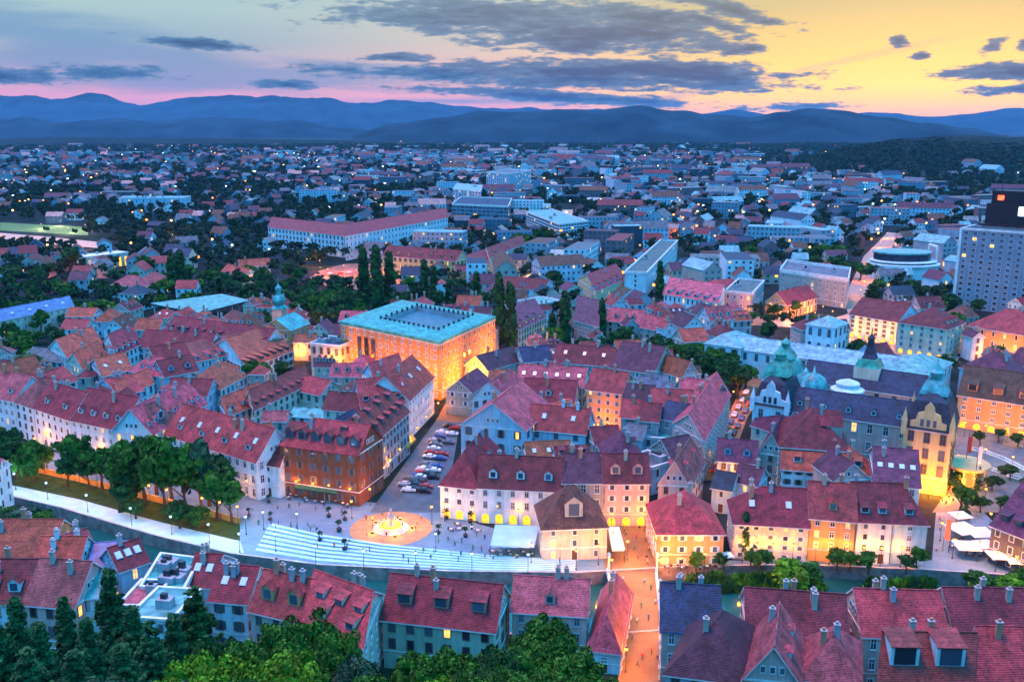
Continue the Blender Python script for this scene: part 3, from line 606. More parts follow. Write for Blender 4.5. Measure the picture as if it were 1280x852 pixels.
# ---------------------------------------------------------------- buildings set by hand
# label, A, B, depth, base row or height, roof, rise, wall, roof colour, options
T=[
# riverside row, right
('cream four-storey house at the left end of the riverside row, lit from below',(918,652),(1011,657),14,698,'gL',6.5,'cream','darkred',dict(fl=4,chim=3,sky=2,lit=.2,style='shut')),
('orange four-storey house with dark loggia balconies in the riverside row',(1013,645),(1070,650),14,700,'g',6.2,'orange','red',dict(fl=4,dorm=1,chim=2,lit=.15)),
('white house with small balconies right of the orange loggia house',(1072,650),(1116,652),16,703,'g',6.5,'white','darkred',dict(fl=4,dk='shed',dorm=2,chim=1)),
('pale cyan corner house closing the riverside row beside the steps',(1117,652),(1160,654),16,704,'gR',6.5,'cyan','darkred',dict(fl=4,dk='shed',dorm=1,chim=1)),
('salmon house with red hipped roof and a balcony facing the bridge end',(822,665),(905,665),17,708,'hx',6.5,'orange','red',dict(fl=3,chim=2,lit=.2,style='shut')),
('rounded cream house with brown hipped roof and gabled dormer by the awning',(678,659),(759,656),14,701,'hx',7.5,'beige','brown',dict(fl=3,dorm=1,ds=2.2,chim=0,sp=4.2)),
('tall pink house with glowing shop arches at the head of the lit street',(756,602),(812,602),12,657,'g',5.5,'pink','darkred',dict(fl=4,dorm=2,ds=1.3,arc=1,sp=3.0)),
('white house with lit ground floor arches at the corner of the parking street',(550,603),(598,608),(630,564),646,'hy',7.5,'white','darkred',dict(fl=3,arc=1,dorm=2,dk='gable',chim=2)),
('long white arcaded house between the corner house and the blue awning',(598,607),(702,612),12,653,'g',6.5,'white','darkred',dict(fl=3,arc=1,dorm=3,dk='gable',ds=1.1,chim=3)),
('big pale blue gabled house with round gable window behind the arcaded house',(576,529),(657,537),(688,506),13,'gy',7.5,'blue','pinkred',dict(fl=3,sky=0,chim=2,sp=4.6)),
('pale blue wing with brick red roof and white chimney joined to the big gable',(659,534),(732,541),12,11,'g',5.8,'blue','red',dict(fl=3,chim=2,sky=2,sp=4.4,cw='white')),
('narrow pale blue gabled house rising behind the big round-windowed gable',(590,500),(632,494),(655,478),13,'gy',5.5,'cyan','pinkred',dict(chim=1)),
('tall house glowing orange over the alley in the middle of the old town',(733,485),(777,491),13,534,'g',5.5,'orange','red',dict(fl=5,lit=.12,style='shut',chim=2)),
('large house with steep slate roof and white gable below the tree belt',(764,458),(817,466),20,12,'g',8,'stone','purple',dict(chim=3)),
('big purple-roofed house at the corner of the car-filled side street',(846,497),(888,505),15,12,'g',5.5,'pink','pinkred',dict(chim=2)),
('long pink house lining the left side of the car-filled street',(880,550),(913,492),(878,476),13,'gx',5.5,'pink','pinkred',dict(chim=3,sp=3.5)),
('small grey flat building with a bright turquoise roof amid the old town',(803,546),(849,550),11,7,'f',.4,'grey','turquoise',dict()),
('pink gabled house with white roof bands left of the side street mouth',(823,604),(862,606),(880,575),11,'gy',6.5,'pink','pinkred',dict(chim=1,dorm=2,both=1)),
('dark purple roofed house behind the white arcades',(704,602),(755,602),16,12,'g',5,'stone','purple',dict(chim=2)),
('house with purple hipped roof behind the tall pink house',(757,574),(806,573),13,12,'hx',5.5,'pink','purple',dict(chim=2,dorm=1)),
# library side row
('brown palace with green awnings at the corner beside the fountain square',(350,554),(447,567),14,618,'gL',6.0,'brown','red',dict(fl=4,dorm=6,ds=1.35,dw='dark',chim=2,lit=.12,sp=3.6,fascia='darkred')),
('long grey palace wing lined with lamps along the parking street',(448,568),(511,513),13,629,'gL',6.5,'grey','red',dict(fl=4,dorm=[8,5],dk='shed',dw='dark',chim=1,lit=.06,sp=2.8)),
('tall white pilastered house with turquoise dormer below the library',(511,499),(542,470),16,549,'gx',7.5,'white','red',dict(fl=4,sky=3,dorm=0,sp=2.6)),
('white house with dark red roof squeezed left of the brown palace',(321,577),(349,581),10,618,'g',5,'white','darkred',dict(fl=3,sp=3.4)),
('long white house under a big red roof behind the willow trees',(206,541),(320,576),14,11.5,'g',7.5,'white','red',dict(fl=3,sky=5,dorm=4,dk='gable',ds=.9,chim=3)),
# riverside row, left
('white riverside house with pink roof at the left edge',(-70,482),(17,500),14,12.5,'gx',6.5,'white','pinkred',dict(fl=4,dorm=5,ds=.9,chim=3)),
('white riverside house with pointed pink hip rising over its neighbours',(18,500),(41,508),13,12.5,'hx',7,'white','pinkred',dict(fl=4,chim=1)),
('white riverside house with plum roof and two white dormers',(42,508),(87,523),13,12.5,'g',7,'white','darkred',dict(fl=4,dorm=2,chim=2,dw='white')),
('white riverside house with broad plum roof and four white dormers',(88,523),(151,536),15,12.5,'g',8,'white','darkred',dict(fl=4,dorm=4,dw='white',chim=1)),
('white corner house with hipped pink roof and small blue gable',(152,536),(189,540),14,12.5,'hx',6.5,'white','pinkred',dict(fl=4,dorm=1,dw='blue',ds=1.4)),
('long white house with nine small dormers climbing away from the river',(190,541),(258,503),13,12.5,'gx',7,'white','pinkred',dict(fl=3,dorm=9,ds=.8,dw='white',chim=1)),
('large white gabled house with rows of shed dormers in the old town',(309,459),(366,438),(316,419),479,'gx',8.5,'white','orangered',dict(fl=2,dorm=7,dk='shed',ds=.9,dw='dark',chim=0)),
('white corner house with bright red hipped roof below the large gabled house',(276,485),(309,468),(278,455),9,'hx',5.5,'white','orangered',dict(fl=2,dorm=5,ds=.7,chim=2)),
('narrow white tower-like gable with pointed top in the left old town',(262,479),(276,483),6,505,'gy',2.5,'white','red',dict(fl=3,chim=0)),
('house with big orange-red roof and blue roof terrace at the left',(-30,490),(58,470),14,10,'gx',7,'white','orangered',dict(chim=3)),
('pale blue gabled house with red roof among the left rooftops',(84,446),(128,428),(104,418),10,'gx',5.5,'cyan','orangered',dict(chim=2)),
('cream gabled house beside the pale blue gable in the left rooftops',(104,461),(134,444),(113,436),9,'gx',5,'cream','orangered',dict(dorm=3,ds=.8)),
('house with striped dark roof and white gable end in the left rooftops',(146,444),(176,430),(158,414),10,'gx',6,'white','darkred',dict(dorm=4,dk='shed',ds=1.1)),
('long house under a deep red roof lined with dormers behind the left rooftops',(172,433),(260,438),14,9,'g',6,'white','darkred',dict(chim=3)),
('very long red roof with small dormers below the flat turquoise canopy',(205,414),(330,432),14,9.5,'g',6,'white','darkred',dict(dorm=12,dk='shed',ds=.9,dw='dark',chim=2)),
('house with wide sloping brick roof left of the large gabled house',(240,453),(300,440),(285,420),8,'gx',5,'blue','red',dict(dorm=4,ds=.8,dk='shed')),
('grey-roofed shed beside the left hedge and blue gable',(28,446),(78,452),12,7,'g',3,'blue','grey',dict(chim=1)),
(None,(128,470),(165,461),(148,446),9,'gx',4.5,'blue','orangered',dict(sky=2)),(None,(116,484),(150,494),9,8,'gy',4.5,'blue','red',dict(chim=2)),
(None,(150,496),(192,478),(180,468),8,'gx',4,'cyan','orangered',dict(sky=4)),(None,(160,462),(205,470),12,9,'hx',5,'white','pinkred',dict(dorm=3,ds=.8)),
(None,(206,470),(248,462),12,9,'g',5,'blue','darkred',dict(dorm=2)),(None,(208,492),(258,494),11,8,'g',4.5,'blue','darkred',dict(chim=2)),
(None,(60,486),(96,474),12,9,'g',4.5,'white','red',dict(chim=3)),(None,(196,452),(238,445),12,10,'g',5,'stone','darkred',dict(chim=2)),
(None,(22,484),(60,492),10,9,'g',4,'white','darkred',dict(chim=3)),
# courtyards left of the library
(None,(372,487),(400,493),11,8,'g',4,'cream','red',dict(chim=1)),
('row house with red roof and a line of dark dormers below the tan annex',(318,512),(388,478),(376,466),9,'gx',5,'cream','red',dict(dorm=8,dk='shed',ds=.8,dw='dark',chim=2)),
(None,(284,520),(330,500),(318,486),8,'gx',4.5,'blue','orangered',dict(dorm=3)),
('low courtyard hall with a flat turquoise glass roof behind the brown palace',(362,519),(413,523),9,7,'g',1.6,'cyan','turquoise',dict(chim=0)),
('small pale blue gabled house beside the turquoise courtyard roof',(405,536),(436,540),10,9,'gy',4,'blue','slate',dict(chim=0)),
(None,(356,540),(402,546),8,9,'g',2.5,'cream','darkred',dict()),(None,(404,510),(452,514),10,11,'g',4.5,'cream','darkred',dict(chim=2,lit=.3)),
('house with a tall steep brick roof stepping up towards the library',(452,508),(505,503),16,13,'gx',7,'blue','red',dict(dorm=4,ds=1,dk='shed',chim=1)),
('house with dotted brick roof and pale blue gable in front of the library',(472,485),(509,470),(488,452),13,'gx',6,'blue','red',dict(sky=3,chim=1)),
(None,(270,560),(318,548),(300,530),9,'gx',4.5,'cyan','orangered',dict(dorm=2)),(None,(300,560),(345,553),12,9,'g',4.5,'white','orangered',dict()),
('tan stone annex with two rows of windows left of the library',(388,430),(425,434),14,471,'f',.8,'beige','slate',dict(fl=3,plant=3)),
# middle old town
(None,(652,499),(717,503),13,10,'g',6,'cyan','darkred',dict(dorm=1,chim=2)),('broad purple roof dotted with skylights left of the orange-lit house',(645,478),(729,483),15,12,'g',5,'cream','pinkred',dict(sky=6,chim=3)),
(None,(655,452),(690,449),12,11,'g',4.5,'cyan','slate',dict(chim=1)),(None,(692,451),(764,457),14,12,'g',5.5,'pink','darkred',dict(sky=3,chim=2)),
(None,(610,462),(655,449),12,10,'gx',4.5,'stone','purple',dict(chim=2)),(None,(590,490),(612,474),10,9,'gx',4,'stone','purple',dict()),
(None,(780,501),(814,504),12,12,'g',4.5,'stone','purple',dict(chim=2)),('house with bright red roof among slate roofs right of the orange-lit house',(815,508),(866,510),12,12,'g',4.5,'grey','red',dict(chim=1)),
(None,(776,520),(799,522),11,12,'g',4,'grey','red',dict(chim=1)),(None,(800,524),(823,526),11,12,'g',4,'grey','darkred',dict(chim=1)),(None,(826,522),(858,527),12,12,'g',4,'grey','slate',dict(chim=2)),
(None,(745,556),(778,553),10,9,'g',4,'stone','darkred',dict(chim=1)),(None,(840,572),(872,566),10,10,'g',4,'stone','purple',dict()),(None,(852,470),(872,466),12,12,'gy',5,'pink','orangered',dict()),
(None,(805,490),(840,487),12,11,'g',4,'cyan','grey',dict(chim=3)),(None,(780,545),(802,548),9,8,'g',3,'blue','grey',dict()),(None,(782,572),(815,585),9,8,'f',.5,'blue','grey',dict()),
# right old town
('red-roofed white house with three dormers in front of the palace wing',(978,584),(1092,593),12,618,'gR',5.5,'white','orangered',dict(fl=3,dorm=3,dk='shed',ds=1.1,chim=2,small_top=1)),
('house with dark plum hipped roof and giant gabled dormers before the palace',(975,556),(1062,562),20,13,'hx',8.5,'stone','darkred',dict(dorm=2,ds=2.4,chim=2)),
('weathered grey stone house with steep gable left of the plum hipped roof',(948,564),(979,569),(990,545),602,'gy',6,'stone','purple',dict(fl=3,chim=1)),
('pale blue house with violet roof at the mouth of the car-filled street',(897,574),(945,578),12,606,'g',4.5,'blue','purple',dict(fl=2,chim=2,dorm=2)),
(None,(890,608),(914,612),10,7,'g',3,'blue','slate',dict()),(None,(918,600),(946,606),9,7,'g',3.5,'blue','purple',dict()),
('long dark violet roof with skylights right of the red-roofed white house',(1094,603),(1150,609),26,11,'g',5.5,'blue','purple',dict(sky=4,chim=3)),
(None,(940,530),(972,540),12,11,'g',5,'cream','purple',dict()),
('dark timbered house with steep violet roof and shed dormers at the right edge',(1240,655),(1330,690),22,700,'gx',8.5,'dark','purple',dict(fl=3,dorm=5,dk='shed',dw='dark')),
# near roofs, castle side of the river
('long green-grey house with mottled plum roof and three long dormers, left of the near lane',(478,771),(618,787),13,10.5,'gx',5.8,'green','darkred',dict(fl=3,dorm=3,dk='shed',ds=1.5,db=2.2,dw='terracotta',chim=3,ww=1.2,wh=1.9)),
('near house with crimson roof and bright cream gable wall',(380,776),(453,806),(478,741),13,'gx',5.5,'cream','red',dict(dorm=[2,3],dk='shed',ds=1.1,chim=3,sp=3.6)),
('near house with red roof over a blue band and two orange dormers',(312,760),(378,775),11,12,'gx',5.5,'pink','red',dict(dorm=2,ds=1.4,chim=4,dw='orange')),
('narrow near house with plum roof between bright white walls',(262,748),(308,752),12,11,'g',4.5,'white','darkred',dict(sky=2,chim=3)),
('near house with flat turquoise roof and rooftop machines',(176,735),(228,742),(250,700),12,'f',.7,'cyan','turquoise',dict(plant=5)),
('near house with flat pale cyan roof and a curved white facade',(160,772),(214,776),11,14,'f',.5,'cyan','cyan',dict(plant=1)),
('near house with small red roof tucked beside the flat turquoise roof',(150,712),(185,700),9,12,'g',3.5,'blue','darkred',dict(sky=3)),
('near house with a bright blue metal roof',(112,706),(148,703),11,11,'g',2.5,'blue','blue',dict(chim=0)),
('near house with striped red roof left of the blue metal roof',(88,700),(120,690),10,11,'g',4,'pink','pinkred',dict(chim=2)),
('near house with broad pink roof and small flat dormer at lower left',(30,752),(92,757),13,12,'g',6,'pink','pinkred',dict(chim=2)),
('near house with plum roof and white twin gables at the left edge',(-60,752),(28,752),14,12,'g',5.5,'white','darkred',dict(dorm=3,ds=1.2,dw='white',chim=2)),
('near house with glass turquoise roof wedged behind the dark spruce',(86,748),(120,744),10,12,'g',3,'cyan','turquoise',dict(chim=0)),
('near house with orange roof and crowded chimneys at the left edge',(-70,700),(60,700),15,11,'gx',6,'orange','orangered',dict(chim=5)),
('near house with bright white parapet wall across its red roof',(40,712),(95,712),11,11,'g',5,'white','orangered',dict(chim=3,cw='white')),
('near house with pink flat roof beside the turquoise roof',(148,757),(185,758),10,12,'f',.4,'pink','pinkred',dict(plant=1)),
('near house with plum roof and skylights beside the overbright lamp',(232,730),(262,732),12,11,'g',4,'white','darkred',dict(sky=2,chim=3)),
('near house with pink-violet hipped roof at the corner of the lit lane',(735,806),(776,811),(790,738),838,'hy',5.5,'white','pinkred',dict(fl=3,chim=2)),
('low near house with violet roof behind the round green treetop',(640,762),(733,768),13,10,'gx',4,'pink','pinkred',dict(chim=2,dorm=1)),
('near house with dark weathered roof of many ridges right of the lit lane',(832,838),(936,851),(958,790),13,'hx',7,'blue','purple',dict(chim=1)),
('near house with sooty plum roof and blue gutter above the lane wall',(828,785),(900,790),14,12,'gx',5.5,'stone','slate',dict(chim=3,fascia='blue')),
('near house with smooth rose roof and two small white dormers',(930,845),(1000,852),(1004,795),14,'gy',6,'pink','pinkred',dict(dorm=2,ds=.9,dw='cyan')),
('near house with wide rose roof partly behind the dark gutter',(1000,845),(1075,850),(1075,800),13,'hx',5,'pink','pinkred',dict(chim=2)),
('near house with long brick roof crossing the lower right',(935,790),(1060,800),13,12,'g',5.5,'pink','darkred',dict(chim=4)),
('near house with long brick roof and glazed dormer strip at lower right',(1100,848),(1215,850),(1212,806),14,'gx',5.5,'cyan','red',dict(dorm=2,dk='shed',ds=2.4,dw='cyan',chim=2)),
('near house with rose roof above the river trees at the right',(1080,792),(1185,795),13,12,'gx',5.5,'pink','red',dict(chim=3)),
('near house with plain brick roof at the lower right corner',(1218,848),(1330,850),(1320,800),14,'gx',6,'pink','red',dict(chim=2)),
('near house with dark plum roof by the right edge above the river',(1195,790),(1320,792),13,12,'gx',5.5,'stone','darkred',dict(chim=3)),
# middle distance
('cream building with blue metal roof and skylights at the left edge',(-120,425),(92,382),(82,372),10.5,'gx',3,'cream','blue',dict(fl=3,sky=9,chim=0,sp=3.6)),
('huge white barracks-like school block with four window rows, long front',(335,284),(430,295),(434,285),309,'g',6,'white','darkred',dict(fl=4,sp=4.6,ww=1.5,chim=0,skip=(1,))),
('huge white barracks-like school block, wing turned to the lit forecourt',(431,295),(560,272),(556,264),326,'g',6,'white','darkred',dict(fl=4,sp=5.2,ww=1.5,chim=0,skip=())),
('long yellow building with red roof behind the tall poplars',(478,319),(570,326),16,343,'g',6,'yellow','darkred',dict(fl=3,sp=4,dorm=7,dk='shed',chim=2)),
('yellow building with gabled end right of the poplars',(572,342),(612,326),(598,314),357,'gx',5,'yellow','darkred',dict(fl=3,sky=3)),
('cream corner building with lit arch at its foot behind the poplars',(612,322),(657,304),(648,297),340,'gx',4.5,'cream','darkred',dict(fl=3,dorm=3)),
('white-fronted yellow building with dormers in the centre beyond the old town',(745,364),(782,348),(758,334),384,'gx',6,'yellow','darkred',dict(fl=3,dorm=5,dk='shed',dw='blue',sp=3.6)),
('long white building with rose roof and blue dormers right of centre',(830,367),(898,378),(908,362),398,'g',6,'white','pinkred',dict(fl=3,dorm=6,dk='shed',dw='blue')),
('modern stepped white office building with dark window bands',(699,281),(735,277),(690,262),300,'f',1,'white','cyan',dict(fl=5,style='plain',ww=3.2,sp=3.7)),
('pale blue slab tower on the far side of the centre',(608,216),(636,218),(664,214),240,'f',2,'blue','grey',dict(fl=10,sp=5,ww=2,style='plain')),
('smaller pale blue block left of the slab tower',(566,237),(601,240),(603,232),253,'f',1,'blue','cyan',dict(fl=5,sp=6,ww=2,style='plain')),
('dark blue office building with banded windows below the slab tower',(565,256),(635,259),(640,249),278,'f',1.5,'glassy','slate',dict(fl=5,sp=5,ww=4,style='plain')),
('long narrow white block receding into the distance right of centre',(808,343),(847,302),13,14,'f',1.5,'white','grey',dict(fl=5,sp=6,style='plain')),
('modern grey and red block with glowing orange ground floor',(906,365),(940,368),(955,352),396,'f',1,'grey','grey',dict(fl=3,arc=1,style='plain')),
('grey office block with window grid behind the orange-lit church',(975,340),(1060,352),(1063,338),372,'f',2,'stone','grey',dict(fl=5,sp=4.5,chim=0)),
('grand building with a violet roof and glowing yellow arcade windows',(1062,392),(1122,402),22,420,'g',7,'blue','darkred',dict(fl=5,sp=3.4,arc=1,ww=1.5,lit=.1)),
('cream-pink end of the grand arcaded building with violet hipped roof',(1123,402),(1184,411),22,440,'hx',7,'cream','darkred',dict(fl=5,sp=3.6,arc=1,dorm=3)),
('salmon palace with terracotta roof lit from below at the right edge',(1208,406),(1340,428),24,441,'hx',8,'orange','red',dict(fl=3,sp=4.5,lit=.2,chim=3)),
('long salmon building with chocolate roof on the right side square',(1198,492),(1330,512),20,533,'g',8,'orange','brown',dict(fl=4,sp=4.2,arc=1,dorm=4,dk='shed',ds=1.6,dw='terracotta')),
('house with broken violet roof behind the chocolate-roofed building',(1200,458),(1262,470),16,12,'hx',6,'blue','purple',dict(chim=3)),
('red and white house with orange lamp glow at the left middle distance',(277,338),(305,345),10,350,'g',4,'cream','orangered',dict(fl=2)),
('low red-roofed hall beside the forest of dark trees',(300,333),(338,331),12,345,'g',4,'cream','orangered',dict(fl=2)),
('long low industrial hall with pale roof at the left distance',(148,248),(228,248),30,262,'f',1,'blue','cyan',dict(fl=2,sp=8,style='plain',plant=6)),
('long low blue roofed hall left of the dark tree cluster',(108,322),(160,316),14,338,'f',.8,'cream','cyan',dict(fl=1,lit=.6,sp=4,arc=1)),
('rose roofed villa among trees left of the turquoise canopy',(139,355),(175,358),14,372,'hx',5,'white','pinkred',dict(fl=2)),
('white villa with two tall gables in the trees left of the canopy',(149,366),(172,368),14,387,'hx',4,'cyan','slate',dict(fl=3)),
('second rose roofed villa behind the white gabled villa',(172,352),(204,352),14,8,'hx',5,'white','pinkred',dict(fl=2)),
('low grey building with white arched front right of the poplars',(645,385),(700,376),14,10,'f',.6,'cyan','cyan',dict()),
('cream house with a deep red roof just right of the poplars',(625,358),(680,362),16,8,'g',5,'white','darkred',dict(dorm=1)),
('orange-lit cream house with ribbed roof beside the library poplars',(648,412),(683,396),(655,375),10,'gx',5,'cream','purple',dict(dorm=4,dk='shed')),
('house with steep plum roof and pink gable between the poplars',(718,400),(748,408),(752,380),10,'gx',7,'pink','purple',dict()),
('pink-walled house with violet roof below the cream white-fronted building',(758,400),(800,404),14,9,'g',5,'pink','pinkred',dict(dorm=2)),
('small rose house with twin dormers left of the long white rose-roofed building',(805,396),(832,400),11,9,'hx',5,'pink','red',dict(dorm=2)),
('pink gabled house behind the right part of the tree belt',(824,412),(840,408),12,9,'gy',5,'pink','pinkred',dict()),
]
for r_ in T:
    lab,A,B_,dep,hb,rf,rh,wl,rc,o=r_
    bld(lab,A,B_,dep,hb,rf,rh,wl,rc,o,name='house' if lab is None or 'house' in lab or 'villa' in lab else 'building',cat='house' if lab is None or 'house' in lab or 'villa' in lab else 'building')
# ---------------------------------------------------------------- landmarks
def heightof(px,yb,yt): return zat(px,yt,at(px,yb))
LIB=wallm('brick')
hN=heightof(549,499,429)
lib,I=bld('large brick library with turquoise roof, floodlit gold from below',(425,404),(549,430),(619,398),hN,'f',1.0,'floodlit_brick','turquoise',dict(fl=6,sp=4.2,plant=0,ww=1.0,wh=1.7,lit=0,skip=(2,),fascia='turquoise'),name='library_building',cat='library')
LIBI=I
# roof slopes up from the eaves to a ring, then drops to the glazed court
b=MB(); pt=I['pt']; Ln,W_=I['L'],I['W']; h=I['h']
q=[pt(.4,.4),pt(Ln-.4,.4),pt(Ln-.4,W_-.4),pt(.4,W_-.4)]; a_,c_=.30,.20
s=[pt(Ln*a_,W_*c_),pt(Ln*(1-.12),W_*c_),pt(Ln*(1-.12),W_*(1-c_)),pt(Ln*a_,W_*(1-c_))]
for k in range(4):
    n=(k+1)%4; b.face([(*q[k],h+1.0),(*q[n],h+1.0),(*s[n],h+2.4),(*s[k],h+2.4)],0); b.face([(*s[k],h+2.4),(*s[n],h+2.4),(*s[n],h+.3),(*s[k],h+.3)],1)
b.face([(*p,h+.3) for p in s],2)
b.build('court_roof',[COPPER,wallm('grey'),flat('court_glass',(.05,.17,.22),.3)],I['roof'])
for (u0,v0,u1,v1,n_) in((a_,c_,.88,c_,12),(a_,1-c_,.88,1-c_,12),(a_,c_,a_,1-c_,7),(.88,c_,.88,1-c_,7)):
    for k in range(n_+1):
        t_=k/n_; x,y=pt(Ln*(u0+(u1-u0)*t_),W_*(v0+(v1-v0)*t_)); m_=WCACHE.get('vent')
        if not m_: v_=MB(); v_.box(-.3,-.3,-.5,.3,.3,1.0,0); v_.box(-.42,-.42,1.0,.42,.42,1.15,1); m_=WCACHE['vent']=v_.mesh('roof_vent',[METAL,COPPER])
        link('roof_vent',m_,I['roof'],(x,y,h+2.3))
# tall reading-room windows on the left front, with dark mullions
for k in range(3):
    b=MB(); b.box(-.9,-.35,0,.9,-.02,14,1); 
    for x0 in(-.9,-.3,.3,.9): b.box(x0-.07,-.5,0,x0+.07,-.35,14,0)
    x,y=pt(12+k*4.2,0); o_=b.build('reading_room_window',[METAL,G],lib); o_.location=(x,y,4)
b=MB()
rr=random.Random(5)
for k in range(420):      # rusticated blocks pushed out of the brickwork on both street fronts
    si=rr.random()<.6; z=rr.uniform(.5,h-2.5)
    if si: u=rr.uniform(.5,Ln-1.5); x,y=pt(u,0); T_=Matrix.Translation((x,y,z))
    else:
        u=rr.uniform(.5,W_-1.5); x,y=pt(Ln,u); vx,vy=(pt(0,1)[0],pt(0,1)[1]); T_=Matrix.Translation((x,y,z))@Matrix.Rotation(math.atan2(vy,vx),4,'Z')
    b.box(0,-.14,0,rr.uniform(.6,1.4),-.0,.4,0,T_)
o_=b.build('rusticated_stones',[wallm('beige')],lib); o_['kind']='stuff'

# university palace: two long wings, corner towers, domes
pal,I=bld('long pink palace with dark blue roofs, turquoise corner domes and a black spire',(983,511),(1139,533),14,16,'g',5.5,'pink','slate',dict(fl=3,sp=4.2,dorm=5,dk='gable',ds=.8,dw='white',chim=0,ww=1.3,wh=2.6,frame=TRIM),name='palace',cat='palace')
dz_=-0.6
o2,I2=bld('x',(1003,474),(1152,496),14,16,'g',5.5,'pink','slate',dict(fl=3,sp=5,chim=0,dorm=0),name='palace',cat='palace'); 
o3,I3=bld('x',(941,504),(984,511),16,17,'m',8.5,'white','slate',dict(fl=3,sp=3.6,dorm=2,ds=1.3,dw='white',ww=1.3,wh=2.6),name='palace',cat='palace')
o4,I4=bld('x',(1130,533),(1190,542),17,610,'m',9.5,'yellow','slate',dict(fl=4,sp=3.2,dorm=2,ds=1.3,dw='cream',ww=1.4,wh=2.7),name='palace',cat='palace')
o5,I5=bld('x',(952,470),(990,476),14,17,'m',6,'white','turquoise',dict(fl=3,sp=4),name='palace',cat='palace')
def cap(root,x,y,z,r,hh,spire=5,n=4,mat=COPPER,name='dome',rot=math.pi/4):
    b=MB(); b.lathe([(r,0),(r*1.02,.2),(r*.93,hh*.25),(r*.72,hh*.6),(r*.45,hh*.9),(r*.42,hh),(r*.5,hh*1.02),(r*.5,hh*1.05)],n,(0,0,0),0,rot=rot)
    b.lathe([(r*.34,hh),(r*.34,hh*1.3),(r*.42,hh*1.32),(r*.25,hh*1.5),(.1,hh*1.5+spire*.5),(.04,hh*1.5+spire)],8,(0,0,0),0)
    o=b.build(name,[mat],root); o.location=(x,y,z); return o
def center(I_): return I_['pt'](I_['L']/2,I_['W']/2)
cap(o3,*center(I3),I3['h']+8.3,5.2,5,3); cap(o4,*center(I4),I4['h']+8.6,5.2,4.6,4); cap(o5,*center(I5),I5['h']+5.8,4.5,4,2)
for o_,I_,m_ in((o3,I3,'white'),(o4,I4,'yellow')):   # ornate front gable and corner finials
    b=MB(); w2=4.6; prof=[(-w2,0),(-w2,2.2),(-w2*.72,2.6),(-w2*.62,4.6),(-w2*.3,5.2),(-w2*.25,6.6),(0,8),(w2*.25,6.6),(w2*.3,5.2),(w2*.62,4.6),(w2*.72,2.6),(w2,2.2),(w2,0)]
    b.face([(x,0,z) for x,z in prof][::-1],0); b.face([(x,.8,z) for x,z in prof],0)
    for p,q_ in zip(prof,prof[1:]): b.face([(p[0],0,p[1]),(q_[0],0,q_[1]),(q_[0],.8,q_[1]),(p[0],.8,p[1])],0)
    for x0 in(-1.6,0,1.6): b.box(x0-.45,-.08,1,x0+.45,0,3,1)
    g=b.build('gable',[wallm(m_),G],o_); g.location=(I_['L']/2,-.3,I_['h'])
    for (x0,y0) in((0,0),(I_['L'],0),(I_['L'],I_['W']),(0,I_['W'])):
        b=MB(); b.box(-.7,-.7,-2,.7,.7,2.2,0); b.lathe([(.75,2.2),(.6,3),(.1,5.2),(.05,6)],6,(0,0,0),0); g=b.build('finial',[wallm(m_)],o_); x,y=I_['pt'](x0,y0); g.location=(x,y,I_['h'])
x,y=I2['pt'](I2['L']*.52,I2['W']/2)
b=MB(); b.box(-4,-4,-2,4,4,3.2,0); b.lathe([(5.6,3.2),(5,4),(4.2,5.6),(4,5.8)],4,(0,0,0),1,rot=math.pi/4); b.build('tower_base',[wallm('cream'),COPPER],o2).location=(x,y,I2['h']+3)
b=MB(); b.lathe([(3.2,0),(2.4,1.4),(1.5,4.4),(1.2,6.4),(1.6,6.6),(1.6,7.1),(.4,8.2),(.1,10.5)],4,(0,0,0),0,rot=math.pi/4); b.build('spire',[roofm('slate')],o2).location=(x,y,I2['h']+8.7)
x,y=I['pt'](I['L']*.42,I['W']*.75)
b=MB(); b.lathe([(4.6,-6),(4.6,2.6),(5.1,2.8),(5.1,3.3),(4,3.8),(3.6,4),(3.6,5.2),(3,5.6),(.8,6.4)],20,(0,0,0),0); b.build('rotunda',[wallm('cyan')],pal).location=(x,y+6,I['h']+1)
b=MB(); b.lathe([(4.6,-4),(4.6,1),(4.4,2.4),(3.6,4),(2,5.2),(.5,5.8),(.1,8)],16,(0,0,0),0); b.build('dome',[COPPER],pal,True).location=(I['L']*.1,I['W']+8,I['h']+1)
b=MB(); b.lathe([(3.6,-4),(3.6,1),(3.4,2.4),(2.6,4),(1,5.2),(.1,7)],16,(0,0,0),0); b.build('dome',[COPPER],pal,True).location=(I['L']*.02,I['W']+9,I['h']+1)
for o_ in(o2,o3,o4,o5): merge_into(pal,o_)
# rounded portico at the palace foot
c=at(1205,603); r0=empty('portico',tuple(c),0,'round yellow-lit arcade pavilion at the foot of the palace right tower','pavilion')
b=MB(); b.lathe([(6,5.2),(6.4,5.4),(6.4,6.2),(5.8,6.3)],24,(0,0,0),0); b.build('terrace',[wallm('yellow')],r0)
b=MB(); b.lathe([(3.8,-.5),(3.8,5.2)],20,(0,0,0),0); b.build('wall',[wallm('yellow')],r0)
for k in range(12):
    a=k*math.pi/6; b=MB(); b.lathe([(.4,0),(.32,.4),(.3,4.8),(.42,5.2)],8); b.build('column',[wallm('cream')],r0).location=(5.5*math.cos(a),5.5*math.sin(a),0)
occ_poly([c+Vector((x,y,0)) for x,y in((-8,-8),(8,-8),(8,8),(-8,8))])
for px,py in((1203,560),(1215,575)):
    f_=empty('flagpole',tuple(at(px+2,py+38)),0,'tall thin pole with a red banner by the palace portico' if px==1203 else 'tall thin pole with a pale banner by the palace portico','flagpole')
    b=MB(); b.lathe([(.14,0),(.1,10),(.05,14)],6); b.build('pole',[METAL],f_); b=MB(); b.box(.1,-.03,8,1.2,.03,13,0); b.build('banner',[flat('cloth_red',(.6,.06,.04)) if px==1203 else TRIM],f_)

